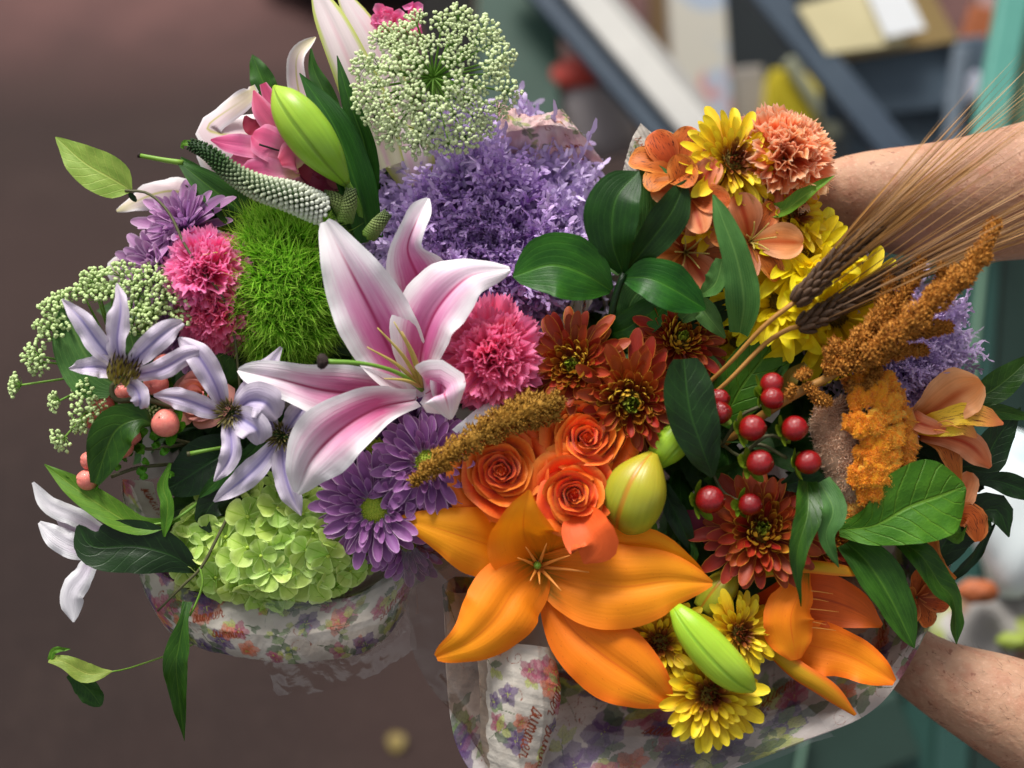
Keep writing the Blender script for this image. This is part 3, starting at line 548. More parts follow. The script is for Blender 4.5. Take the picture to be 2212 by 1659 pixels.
P(t, [(900,400,-110),(880,330,-90),(850,260,-85)], [(0,40),(.5,60),(1,10)], m_lilybudpink, nu=14, nv=9, cup=-.4)
t = Thing('lily_petal_tip', 'pink lily petal with olive midrib sticking out left above the lilac mums', 'petal', (330, 430, -80))
P(t, [(460,450,-110),(390,415,-90),(330,420,-80),(252,456,-90)], [(0,30),(.3,36),(.6,34),(.85,18),(1,3)], m_palelily, nu=22, nv=11, cup=[-.3,-.6,-.3], ruf=7, N=(0,.2,1))
t = Thing('white_petal_tip', 'small whitish petal standing up left of the lilac mums', 'petal', (280, 575, -100))
P(t, [(300,620,-120),(262,600,-100),(250,575,-100),(305,545,-105)], [(0,20),(.5,22),(1,4)], m_palelily, nu=16, nv=7, cup=-.5)

# buds
def bud(name, label, ctrl, R, mat, lob=.06, n=22):
    th = Thing(name, label, 'flower bud', ctrl[len(ctrl)//2]); C = pts(ctrl, n); r = np.interp(np.linspace(0, 1, n), np.linspace(0, 1, len(R)), R)*SC
    k = np.array(R, float); sp = spline(np.stack([np.linspace(0, 1, len(R)), k], 1), 60); r = np.maximum(np.interp(np.linspace(0, 1, n), sp[:, 0], sp[:, 1]), .5)*SC
    th.part('bud', MB().add(tube(C, r, 36, 3, lob)), mat); return th
t = bud('lily_bud', 'plump yellow green lily bud leaning over the pink alstroemeria', [(592,186,55),(640,250,70),(700,330,60),(748,396,20)], [4,31,45,50,48,40,26,10], m_bud)
base_rod(t, 'stem', [(745,390,18),(770,440,-20),(790,520,-90)], [9,9,9], m_gstem)
t = bud('ribbed_lily_bud', 'yellow green lily bud flushed orange beside the orange roses', [(1412,978,90),(1390,1030,90),(1372,1075,80),(1348,1136,40)], [10,38,58,66,64,54,30], m_bud2, .07)
t = bud('green_lily_bud', 'bright green lily bud lying under the dark leaf right of the roses', [(1412,1000,40),(1450,955,60),(1520,890,30)], [20,36,38,36,30], m_bud3, .05)
t = bud('lime_lily_bud', 'long lime green lily bud lying across the yellow brown mums', [(1458,1312,95),(1505,1370,110),(1570,1440,110),(1628,1490,85)], [14,30,38,42,42,38,28,8], m_bud3, .06)
t = bud('shaded_lily_bud', 'shaded olive lily bud tucked between the orange lily and the bronze mum', [(1580,1230,-20),(1560,1270,-10),(1520,1320,-10)], [14,34,36,26], m_bud2, .06)

# ================================================================ clematis
def stamens(th, c, n, r, L, mat, spread=.7, ax=(0, 0, 1), wd=2.2, parent=None):
    C = np.array(W(*c)); i = np.arange(n)+.5; ph = i*2.39996; rad = np.sqrt(i/n)
    a, b = basis(np.array([ax], float)); D0 = nrm(np.array(ax, float))
    off = a*np.cos(ph)[:, None]+b*np.sin(ph)[:, None]
    Pp = C+off*(rad*r*SC)[:, None]; D = D0+off*(rad*spread)[:, None]
    return th.part('stamens', MB().add(blades(Pp, D, -off*.25*rad[:, None], L*SC*(.8+.3*rng.random(n)), wd*SC, 5)), mat, parent)
t = Thing('clematis_flower', 'pale lilac clematis with purple black stamens over the green leaf at far left', 'clematis', (268, 795, 60), 'clematis blooms at the left')
for c, w, cu, N in [([(262,800,60),(215,745,85),(175,690,100),(134,646,90)],[(0,9),(.3,24),(.6,25),(.85,12),(1,2)],.5,(-.1,.2,1)),
    ([(262,798,60),(250,735,95),(258,660,105),(252,612,80)],[(0,11),(.35,25),(.7,22),(.9,10),(1,2)],[.4,-.2,-.8],(-.2,.2,1)),
    ([(272,796,60),(320,750,95),(365,712,100),(396,696,80)],[(0,11),(.4,25),(.75,25),(1,8)],[.6,.2,-.7],(.2,-.1,1)),
    ([(280,812,60),(345,800,95),(400,770,105),(442,757,85)],[(0,11),(.4,22),(.75,24),(.92,14),(1,3)],[.2,-.6,-.9],(.1,-.3,1)),
    ([(255,808,60),(222,792,75),(190,792,85),(149,796,80)],[(0,12),(.35,26),(.7,17),(1,2)],[.5,.3,.6],(0,.2,1)),
    ([(268,822,60),(292,840,85),(302,868,90),(292,892,60)],[(0,10),(.4,21),(.75,20),(1,8)],[.2,-.6,-1.0],(.1,-.2,1))]:
    P(t, c, w, m_clem, nu=24, nv=11, cup=cu, ruf=7, rf=2.4, nz=3, mid=.3, N=N)
stamens(t, (260,814,66), 54, 25, 62, m_anth, .5, (.35,.5,.7), 4.6)
t2 = Thing('clematis_flower', 'drooping lilac clematis with olive stamens between the coral berries and the pink lily', 'clematis', (493, 893, 50), 'clematis blooms at the left')
for c, w, cu, N in [([(482,880,50),(465,830,80),(430,770,95),(386,729,80)],[(0,12),(.35,26),(.65,28),(.9,16),(1,3)],[.5,.2,-.4],(.2,.1,1)),
    ([(478,895,50),(440,880,75),(390,862,85),(332,854,70)],[(0,12),(.4,25),(.75,20),(1,3)],[.3,-.3,.2],(0,-.2,1)),
    ([(490,905,50),(498,950,75),(495,990,80),(463,1040,60)],[(0,9),(.35,21),(.7,20),(.9,10),(1,2)],[.4,-.2,-.5],(0,0,1)),
    ([(505,895,50),(530,910,80),(555,930,90),(560,960,70)],[(0,10),(.4,34),(.8,28),(1,10)],[.3,.4,-.4],(.1,0,1)),
    ([(508,880,50),(530,850,60),(575,800,60),(608,750,50)],[(0,10),(.4,22),(.75,20),(1,3)],[.3,.5,.3],(-.2,.2,1)),
    ([(512,885,55),(540,865,80),(575,870,95),(600,905,70)],[(0,14),(.4,36),(.75,36),(1,14)],[.2,.1,-.6],(.1,.1,1))]:
    P(t2, c, w, m_clem, nu=24, nv=11, cup=cu, ruf=7, rf=2.2, nz=3, mid=.3, N=N)
stamens(t2, (495,892,58), 80, 20, 30, m_anth2, 1.5, (0,0,1), 2.2)
t3 = Thing('clematis_flower', 'dusky lilac clematis flower half tucked under the lower left petal of the pink lily', 'clematis', (605, 943, 30), 'clematis blooms at the left')
for c, w, cu, N in [([(597,955,30),(570,990,50),(530,1030,60),(462,1084,40)],[(0,12),(.4,28),(.75,20),(1,2)],[.2,-.5,.3],(0,.1,1)),
    ([(608,958,30),(612,1010,50),(625,1060,55),(650,1114,40)],[(0,12),(.4,26),(.75,22),(.92,10),(1,2)],[.4,-.3,-.6],(0,0,1)),
    ([(615,935,30),(632,910,40),(655,880,40),(670,850,30)],[(0,12),(.5,26),(1,6)],[.4,.2],(0,0,1)),
    ([(595,930,30),(570,890,40),(545,860,35),(528,820,20)],[(0,12),(.5,28),(1,4)],[.4,.1],(0,0,1))]:
    P(t3, c, w, m_clem, nu=24, nv=11, cup=cu, ruf=7, rf=2.2, nz=3, mid=.3, N=N)
stamens(t3, (607,941,40), 80, 20, 28, m_anth2, 1.5, (0,0,1), 2.2)
t = Thing('white_clematis', 'whitish drooping clematis flower hanging out behind the dark leaf at the lower left', 'clematis', (195, 1180, -40))
for c, w, cu, N in [([(222,1150,-50),(160,1115,-30),(105,1090,-25),(71,1042,-30)],[(0,14),(.4,22),(.75,17),(1,3)],[.5,-.3,.5],(.1,.4,1)),
    ([(225,1160,-50),(170,1150,-45),(120,1105,-40),(110,1080,-40)],[(0,10),(.5,16),(1,3)],.4,(0,0,1)),
    ([(205,1190,-45),(160,1180,-25),(120,1160,-20),(85,1128,-25)],[(0,20),(.4,30),(.75,22),(1,4)],[.2,-.6,.2],(0,.2,1)),
    ([(208,1190,-40),(180,1240,-20),(150,1285,-20),(158,1344,-30)],[(0,12),(.35,26),(.7,32),(.9,18),(1,3)],[.3,-.7,-.7],(-.2,.1,1))]:
    P(t, c, w, m_clemw, nu=18, nv=9, cup=cu, ruf=4, mid=.2, N=N)

# ================================================================ leaves on their plants
def LV(th, ctrl, w, mat=None, prof='leaf', name='leaf', **k):
    k.setdefault('cup', .25); k.setdefault('mid', .12); k.setdefault('nu', 18); k.setdefault('nv', 9); k.setdefault('ruf', 3.2); k.setdefault('nz', 2.0)
    return th.part(name, MB().add(blade(ctrl, w, prof, **k)), mat or m_leaf)
t = Thing('clematis_vine', 'thin brown clematis vine with a pale green leaf reaching out at the upper left', 'vine', (290, 410, 20))
LV(t, [(284,412,30),(240,385,35),(180,350,30),(120,296,10)], [(0,4),(.12,36),(.35,46),(.65,34),(.9,12),(1,1)], m_leafp, cup=[.3,.2,.4])
LV(t, [(278,416,28),(290,430,20),(296,434,24)], 8, m_leafd, nu=8)
base_rod(t, 'stem', [(270,412,30),(320,418,32),(365,460,45),(400,530,62),(440,590,70),(480,640,60),(505,720,30),(520,850,10)], [3.2,3,2.8,3], m_stem, 40)
t = Thing('clematis_leaf_branch', 'mid green heart shaped leaf on a hooked stem behind the uppermost clematis flower', 'leaf', (215, 760, 20))
LV(t, [(250,835,20),(205,800,25),(160,720,25),(142,650,10)], [(0,30),(.2,62),(.5,60),(.8,34),(1,3)], m_leafg, cup=.3)
LV(t, [(285,790,10),(285,740,15),(268,690,10)], [(0,16),(.5,28),(1,4)], m_leafg)
base_rod(t, 'stem', [(250,825,40),(240,840,45),(255,865,45),(310,862,40),(380,880,30),(470,900,10)], [5,6,6,5,4], m_stem, 24)
t = Thing('drooping_leaf', 'deep green pointed leaf hanging under the clematis over the coral berries', 'leaf', (250, 930, 60))
LV(t, [(385,893,40),(340,920,55),(300,905,75),(245,935,80),(205,1045,60)], [(0,2),(.22,4),(.34,30),(.55,48),(.8,34),(1,10)], m_leaf, nu=26, cup=[.1,.3,.3,.1], N=[(0,.3,1),(.2,.2,1),(.2,.1,1)])
t = Thing('lower_leaf_branch', 'light green branch with one long folded leaf and an upright leaf at the lower left', 'leaf', (330, 1125, 20))
LV(t, [(390,1122,20),(300,1135,30),(200,1080,35),(96,1003,20)], [(0,3),(.2,18),(.45,30),(.75,24),(1,1)], m_leafl, nu=24, cup=[.2,.4,.5], N=[(0,.2,1),(.1,.4,1),(.1,.3,1)])
LV(t, [(200,1075,18),(160,1050,20),(97,1003,15)], 16, m_leafd, nu=12, N=(-.4,-.3,1))
LV(t, [(355,1160,30),(362,1090,40),(352,1050,35),(368,1000,30)], [(0,2),(.25,14),(.6,14),(1,3)], m_leafl, cup=.5)
base_rod(t, 'stem', [(318,1135,28),(370,1125,25),(410,1100,10),(440,1075,-20)], [2.5,3,4], m_gstem, 14)
t = Thing('glossy_dark_leaf', 'broad dark green leaf jutting left below the pale clematis', 'leaf', (280, 1190, 20))
LV(t, [(425,1235,0),(370,1200,25),(290,1180,35),(200,1180,35),(168,1135,25)], [(0,4),(.15,30),(.42,56),(.7,52),(.92,22),(1,4)], m_leafd, nu=26, cup=.2, N=(0,.1,1))
base_rod(t, 'stem', [(520,1060,-10),(470,1160,15),(435,1225,20),(395,1265,10),(340,1320,-10)], [3,3.5,3.5,3,2.5], m_stem, 24)
base_rod(t, 'stem', [(432,1225,20),(438,1260,20),(425,1300,10),(410,1330,5)], [3,2.5,2.5], m_gstem, 14)
t = Thing('hanging_leaf', 'narrow green leaf hanging down in front of the left wrapping paper', 'leaf', (395, 1400, 10))
LV(t, [(405,1300,5),(396,1345,25),(385,1400,30),(380,1450,25),(398,1600,-40)], [(0,12),(.12,10),(.3,26),(.5,25),(.75,14),(1,1)], m_leaf, nu=26, cup=.4)
t = Thing('twisted_leaf', 'pale twisted leaf hanging free in the dark at the bottom left corner', 'leaf', (180, 1460, -10))
LV(t, [(242,1450,-10),(190,1455,5),(140,1430,10),(107,1424,0)], [(0,2),(.35,22),(.7,16),(1,8)], m_leafp, nu=16, cup=.2, N=(0,.5,1))
LV(t, [(108,1426,0),(118,1405,5),(152,1402,0)], [(0,6),(.5,7),(1,1)], m_leafl, nu=12, cup=.3)
LV(t, [(150,1455,-12),(190,1490,-16),(218,1525,-20)], [(0,10),(.5,26),(.85,20),(1,4)], m_leaf, nu=14, cup=.2, N=(0,-.1,1))
base_rod(t, 'stem', [(240,1451,-10),(290,1440,-60),(420,1390,-160),(560,1300,-230)], [1.6,1.8,2], m_gstem, 16)

t = Thing('lily_leaves', 'long lance shaped lily leaves fanned between the plump bud and the white lace flower', 'leaf', (740, 320, 0), )
for c, w, N in [([(800,520,-60),(770,400,-10),(722,270,10),(647,158,0)],[(0,30),(.4,44),(.75,30),(1,1)],(.2,0,1)),
    ([(800,480,-70),(790,330,-20),(755,220,0),(728,120,-10)],[(0,20),(.4,30),(.75,18),(1,1)],(-.3,0,1)),
    ([(740,300,-50),(705,210,-40),(678,150,-45),(672,105,-50)],[(0,16),(.5,22),(1,2)],(0,0,1)),
    ([(600,240,-90),(570,180,-80),(545,118,-90)],[(0,20),(.5,28),(.85,14),(1,1)],(0,0,1)),
    ([(760,520,-60),(720,430,-30),(640,360,0),(520,312,10)],[(0,10),(.35,18),(.7,16),(1,1)],(0,.3,1)),
    ([(720,420,-20),(640,385,-10),(570,375,-10)],[(0,14),(.5,18),(1,2)],(0,.2,1)),
    ([(640,520,-110),(545,470,-50),(450,400,-35),(380,345,-50)],[(0,30),(.35,52),(.7,34),(1,2)],(-.1,.3,1)),
    ([(560,470,-120),(500,420,-90),(430,370,-70),(390,340,-70)],[(0,16),(.5,22),(1,2)],(0,.5,1)),
    ([(540,510,-110),(470,450,-80),(400,400,-70)],[(0,20),(.5,14),(1,1)],(0,.2,1))]:
    LV(t, c, w, m_lilyleaf if c[0][0] > 600 or len(c) < 4 else m_leafg, nu=22, cup=.35, N=N)
base_rod(t, 'stem', [(395,352,-50),(350,345,-50),(302,336,-55)], [7,5.5,5], m_gstem, 8, 8)
base_rod(t, 'stem', [(303,336,-55),(298,335,-55)], [6,6], m_black, 3, 8)

t = Thing('ruscus_branch', 'dark stem with broad glossy oval leaves between the purple kale and the orange flowers', 'foliage', (1320, 640, 40))
for c, w, mt, N in [([(1320,628,60),(1262,592,95),(1190,572,105),(1108,598,85)],[(0,8),(.2,48),(.5,72),(.75,58),(.93,26),(1,2)],m_ruscus,(-.1,.15,1)),
    ([(1345,590,60),(1322,520,105),(1330,430,120),(1380,370,100)],[(0,10),(.25,42),(.55,60),(.8,44),(.95,16),(1,1)],m_ruscusd,(-.3,0,1)),
    ([(1352,585,60),(1395,535,100),(1450,460,115),(1482,388,100)],[(0,10),(.3,32),(.6,42),(.85,26),(1,1)],m_ruscusd,(.2,-.2,1)),
    ([(1380,560,0),(1410,480,20),(1415,410,30),(1392,350,20)],[(0,14),(.3,44),(.6,58),(.85,36),(1,2)],m_leafg,(0,0,1)),
    ([(1345,600,65),(1400,600,100),(1455,625,105),(1524,668,80)],[(0,8),(.25,40),(.55,52),(.82,32),(1,3)],m_ruscus,(0,.2,1)),
    ([(1290,725,-10),(1340,715,15),(1400,680,20),(1450,640,10)],[(0,10),(.35,34),(.7,36),(1,6)],m_ruscus,(0,-.1,1)),
    ([(1350,690,0),(1370,640,10),(1420,600,10)],[(0,20),(.5,34),(1,6)],m_leafg,(0,0,1)),
    ([(1340,590,40),(1320,570,30),(1290,520,15)],[(0,8),(.5,18),(1,2)],m_leafg,(0,0,1)),
    ([(1370,590,20),(1400,560,30),(1430,500,20)],[(0,20),(.5,26),(1,2)],m_leafg,(0,0,1))]:
    LV(t, c, w, mt, nu=22, nv=11, cup=.3, mid=.06, N=N)
base_rod(t, 'stem', [(1348,590,70),(1330,640,60),(1318,700,30),(1310,780,-60)], [7,8,8,8], m_leafd, 12, 8)
t = Thing('curled_leaf', 'grey green leaf folded into a loop beside the peach alstroemeria', 'leaf', (1560, 560, 60))
LV(t, [(1598,720,60),(1606,650,105),(1592,560,125),(1560,470,125),(1540,420,110)], [(0,22),(.25,38),(.5,32),(.8,22),(1,2)], m_leafg, nu=26, cup=[.6,.5,.3,.5], N=[(-.4,0,1),(-.2,0,1),(0,0,1)])
LV(t, [(1510,640,60),(1545,610,90),(1560,560,95)], [(0,4),(.5,26),(1,14)], m_leafg, nu=14, cup=.4, N=(-.5,.2,1))
t = Thing('draping_leaf', 'grey green leaf bending over the shaded bronze mum', 'leaf', (1520, 690, 40))
LV(t, [(1470,690,20),(1510,665,45),(1535,690,55),(1566,730,40)], [(0,12),(.4,26),(.7,20),(1,3)], m_leafg, nu=18, cup=.4)
LV(t, [(1460,700,10),(1540,680,10),(1600,640,0)], [(0,10),(.5,26),(1,6)], m_leafd, nu=14)
t = Thing('snapped_leaf', 'dark bluish green leaf standing upright left of the red berries', 'leaf', (1500, 890, 60))
LV(t, [(1540,1030,80),(1515,960,115),(1490,880,125),(1478,775,115)], [(0,5),(.2,34),(.45,52),(.72,56),(.92,42),(1,26)], m_leafd, nu=22, cup=.4, mid=.1, N=(.15,0,1))
t = Thing('broad_mid_leaf', 'mid green veined leaf lying under the wheat stems', 'leaf', (1640, 790, 0))
LV(t, [(1560,920,-10),(1600,840,15),(1660,760,20),(1725,660,0)], [(0,20),(.25,56),(.55,58),(.85,26),(1,2)], m_bigleaf, nu=22, cup=.25)
LV(t, [(1520,850,-10),(1540,810,10),(1525,755,10)], [(0,10),(.5,24),(1,2)], m_leafg, nu=12)
LV(t, [(1560,700,-30),(1600,690,-20),(1640,630,-20)], [(0,12),(.5,26),(1,4)], m_leafd, nu=12)
t = Thing('folded_leaf', 'slim folded green leaf pointing right beside the salmon carnation', 'leaf', (1720, 430, 40))
LV(t, [(1640,455,20),(1690,455,50),(1740,420,60),(1803,379,50)], [(0,14),(.35,20),(.7,13),(1,1)], m_leafl, nu=18, cup=.8, N=(-.2,.4,1))
t = Thing('forked_leaf', 'rumpled green leaf with two hanging tips below the red berries', 'leaf', (1765, 1100, 60))
LV(t, [(1745,1040,70),(1745,1110,115),(1722,1200,130),(1730,1310,100)], [(0,20),(.25,30),(.55,22),(.8,8),(1,1)], m_leaf, nu=22, cup=[.3,.6,.8], ruf=4)
LV(t, [(1770,1040,70),(1800,1100,110),(1785,1160,115),(1812,1226,100)], [(0,24),(.3,30),(.6,20),(.85,10),(1,1)], m_leafg, nu=22, cup=[.3,.5,.8], ruf=4)
LV(t, [(1690,1050,10),(1740,1040,30),(1800,1060,20)], [(0,10),(.5,30),(1,10)], m_leafd, nu=14)
t = Thing('heart_leaf', 'large bright crinkled heart shaped leaf beside the orange cockscomb', 'leaf', (1950, 1090, 60))
LV(t, [(1812,1145,30),(1890,1135,65),(1965,1095,85),(2035,1070,75),(2085,1050,50)], [(0,14),(.25,44),(.5,80),(.75,84),(.92,50),(1,12)], m_bigleaf, nu=26, nv=13, cup=[.1,.3,.2,-.3], ruf=6, mid=.12, N=(0,.1,1))
LV(t, [(2010,1100,40),(2045,1130,45),(2070,1165,35),(2088,1135,25)], [(0,40),(.4,26),(.8,6),(1,1)], m_bigleaf, nu=18, cup=.3)
t = Thing('lance_leaves', 'pair of dark green lance leaves pointing down above the lower forearm', 'leaf', (1960, 1260, 30))
LV(t, [(1830,1170,0),(1880,1220,35),(1930,1300,45),(1975,1400,30)], [(0,30),(.3,52),(.6,44),(.85,26),(1,1)], m_lilyleaf, nu=22, cup=.5, N=(.2,.2,1))
LV(t, [(1940,1165,20),(1990,1200,50),(2030,1260,55),(2062,1300,45),(2066,1392,20)], [(0,16),(.25,32),(.5,28),(.72,14),(.85,16),(1,1)], m_leaf, nu=24, cup=.4, N=(.2,.2,1))
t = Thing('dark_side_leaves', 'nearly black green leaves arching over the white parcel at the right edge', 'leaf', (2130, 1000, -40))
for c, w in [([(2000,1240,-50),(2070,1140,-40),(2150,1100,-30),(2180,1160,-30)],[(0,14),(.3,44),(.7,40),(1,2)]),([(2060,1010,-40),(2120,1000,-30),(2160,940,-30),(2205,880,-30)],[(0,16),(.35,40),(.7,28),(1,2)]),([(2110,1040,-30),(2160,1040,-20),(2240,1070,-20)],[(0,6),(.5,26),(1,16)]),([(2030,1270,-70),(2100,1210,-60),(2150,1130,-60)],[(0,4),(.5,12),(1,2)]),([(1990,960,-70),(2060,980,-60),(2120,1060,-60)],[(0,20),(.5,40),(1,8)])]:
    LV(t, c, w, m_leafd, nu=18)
t = Thing('right_edge_leaf', 'mid green pointed leaf reaching to the right edge beside the peach alstroemeria', 'leaf', (2160, 830, -30))
LV(t, [(2095,850,-40),(2130,850,-25),(2180,815,-20),(2235,765,-30)], [(0,20),(.35,34),(.7,24),(1,3)], m_leaf, nu=18, N=(0,.2,1))
LV(t, [(2060,930,-30),(2130,890,-20),(2220,900,-25)], [(0,14),(.5,20),(1,8)], m_leaf, nu=16)
t = Thing('small_tip_leaves', 'small curved leaves beneath the ribbed lily bud', 'leaf', (1420, 1150, 10))
LV(t, [(1385,1110,10),(1408,1140,30),(1412,1168,25)], [(0,8),(.5,14),(1,2)], m_leafl, nu=10)
LV(t, [(1430,1050,-20),(1470,1130,0),(1500,1200,-10)], [(0,16),(.5,24),(1,4)], m_leafd, nu=14)
LV(t, [(1470,1230,-10),(1500,1200,0),(1490,1160,-5)], [(0,4),(.5,9),(1,1)], m_leaf, nu=10)
t = Thing('small_dried_leaf', 'withered olive leaf curled beside the big amaranth stem', 'leaf', (1730, 800, 30))
LV(t, [(1700,870,20),(1705,820,40),(1740,785,40)], [(0,10),(.5,20),(1,6)], leaf_mat('withered_leaf', '#7a7a44', '#8c8850', '#a8a070'), nu=12, cup=.8)
LV(t, [(1700,860,20),(1680,810,30),(1690,790,30)], [(0,6),(.5,10),(1,2)], None, nu=10)

def filler(name, label, cx, cy, rx, ry, n, zlo, zhi, seed, mat):
    th = Thing(name, label, 'foliage', (cx, cy, -200)); r = random.Random(seed)
    mes = [blade([(cx, cy, 0), (cx+50, cy+6, 14), (cx+110, cy-4, 10), (cx+170, cy+4, -20)], 38+6*i, 'leaf', nu=10, nv=5, cup=.3, ruf=3) for i in range(3)]
    mes = [MB().add((v[0]-np.array(W(cx, cy, 0)), v[1], v[2])).mesh('leaf', mat) for v in mes]
    for i in range(n):
        a = r.random()*6.28; q = math.sqrt(r.random()); x, y = cx+rx*q*math.cos(a), cy+ry*q*math.sin(a); z = zlo+(zhi-zlo)*(1-q*q)*(.6+.4*r.random())
        X = Matrix.Translation(W(x, y, z)-W(cx, cy, -200)) @ (Matrix.Rotation(r.random()*6.28, 4, 'Z') @ Matrix.Rotation(r.uniform(-.9, .3), 4, 'Y') @ Matrix.Rotation(r.uniform(-.6, .6), 4, 'X'))
        th.put('leaf', r.choice(mes), X)
    for i in range(14):
        a = r.random()*6.28; q = math.sqrt(r.random())*.8; x, y = cx+rx*q*math.cos(a), cy+ry*q*math.sin(a)
        th.part('stem', MB().add(rod([(x, y, zhi-60), (cx+(x-cx)*.6, cy+(y-cy)*.6, -350), (cx+(1500-cx)*.6, cy+(950-cy)*.6, -620)], 6, 8, 5)), m_leafd)
    return th
filler('packed_foliage', 'dark green foliage packed deep between the flowers of the left pink and purple bouquet', 640, 770, 300, 420, 190, -250, -95, 3, m_filler)
filler('packed_foliage', 'dark green foliage packed deep between the flowers of the right orange bouquet', 1560, 920, 390, 440, 230, -260, -95, 5, m_filler)
# ================================================================ round flowers
mum('lilac', 'lilac_mum', 'lilac chrysanthemum peeping out below the pale lily petal tip at the left', (400, 488, -50), 100, (-.3, .45, .8))
mum('lilac', 'lilac_mum', 'lilac chrysanthemum just above the left white lace flower', (352, 582, -45), 104, (-.4, .2, .85))
mum('lilac', 'lilac_mum', 'shaded lilac chrysanthemum under the left lace flower and beside the coral carnation', (390, 720, -60), 80, (-.3, 0, .9))
mum('purple', 'purple_daisy', 'purple daisy mum with a round green centre above the gap between the bouquets', (808, 1098, 40), 122, (-.1, -.05, 1))
mum('purple', 'purple_daisy', 'purple daisy mum whose green centre is crossed by the brown amaranth spike', (925, 1000, 50), 118, (.05, .2, 1))
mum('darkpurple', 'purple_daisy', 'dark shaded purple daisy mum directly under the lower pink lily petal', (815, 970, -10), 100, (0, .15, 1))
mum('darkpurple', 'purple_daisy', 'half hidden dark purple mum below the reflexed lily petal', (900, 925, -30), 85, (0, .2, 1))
mum('purple', 'purple_daisy', 'lowest purple daisy mum partly behind the left tip of the orange lily', (880, 1170, 0), 90, (.1, -.3, .9))
mum('bronze', 'bronze_mum', 'bronze mum with green eye touching the pink carnation', (1240, 790, 50), 104, (-.25, .1, 1))
mum('bronze', 'bronze_mum', 'largest bronze mum just above the orange roses', (1362, 868, 60), 126, (-.05, -.1, 1))
mum('bronze', 'bronze_mum', 'shaded bronze mum under the drooping ruscus leaves', (1470, 735, 0), 98, (.15, .35, .9))
mum('bronze', 'bronze_mum', 'bronze mum between the lowest red berries and the yellow brown mums', (1645, 1148, 30), 120, (-.1, .3, 1))
mum('bronze', 'bronze_mum', 'bronze mum peeking out at the right behind the forked leaf', (1775, 1165, -40), 80, (.3, 0, 1))
mum('yelbrown', 'yellow_brown_mum', 'yellow mum with brown centre at the top beside the salmon carnation', (1580, 350, 55), 112, (.35, .15, .9))
mum('yelbrown', 'yellow_brown_mum', 'golden mum half covered by the peach blossoms under the topmost mum', (1548, 455, 25), 98, (.2, .1, 1))
mum('yelbrown', 'yellow_brown_mum', 'golden brown mum below the salmon carnation against the upper forearm', (1712, 465, 0), 88, (.45, .3, .8))
mum('yelbrown', 'yellow_brown_mum', 'yellow mum with chocolate centre between orange lily and lime bud', (1425, 1388, 30), 100, (-.15, .1, 1))
mum('yelbrown', 'yellow_brown_mum', 'yellow mum with chocolate centre right of the lime bud', (1595, 1368, 40), 92, (.35, .1, .9))
mum('yelbrown', 'yellow_brown_mum', 'lowest yellow mum with chocolate centre near the paper rim', (1532, 1500, 50), 112, (.05, .15, 1))
mum('yellow', 'yellow_daisy', 'bright yellow daisy below the peach alstroemeria, topmost of the yellow daisies', (1738, 558, 0), 126, (.1, .45, .85))
mum('yellow', 'yellow_daisy', 'bright yellow daisy crossed by the wheat stems', (1680, 652, 10), 118, (-.2, .1, 1))
mum('yellow', 'yellow_daisy', 'bright yellow daisy spreading under both wheat ears', (1805, 682, 5), 150, (.2, -.2, 1))
mum('yellow', 'yellow_daisy', 'small shaded yellow daisy behind the bent grey green leaf', (1585, 740, -55), 62, (0, .1, 1))

carnation('pink_carnation', 'round rose pink carnation nestled against the right side of the big pink lily', (1062, 772, 30), 118, (.05, .05, 1), m_carn2)
carnation('pink_carnation', 'soft pink carnation half covered by the fuzzy green ball, upper of the two', (450, 590, 5), 98, (-.25, .2, .9), m_carn)
carnation('pink_carnation', 'pink carnation half covered by the fuzzy green ball, lower of the two', (466, 668, -12), 92, (-.3, -.1, .9), m_carn2)
carnation('salmon_carnation', 'salmon orange carnation at the top of the right bouquet against the forearm', (1688, 345, -15), 118, (.45, .45, .8), m_carnor)
rose('orange_rose', 'orange rose nearest the purple daisies, left of three', (1085, 1016, 50), 112, (-.05, .05, 1), m_rose)
rose('orange_rose', 'orange rose under the biggest bronze mum, upper of three', (1264, 950, 45), 112, (.05, .15, 1), m_rose)
t = rose('orange_rose', 'orange rose with one petal drooping onto the orange lily, lowest of three', (1237, 1066, 70), 98, (.05, 0, 1), m_rose)
P(t, [(1250,1110,95),(1268,1150,130),(1285,1180,135),(1262,1218,110)], [(0,34),(.35,54),(.65,48),(.88,20),(1,3)], m_rosedroop, nu=16, nv=9, cup=[.7,.4,-.3], ruf=3, mid=.1, N=(0,-.2,1))
rose('peach_rose', 'peach pink rosebud in shade behind the drooping clematis flower', (432, 862, -20), 66, (-.3, .1, .9), m_rosepeach, npet=12)

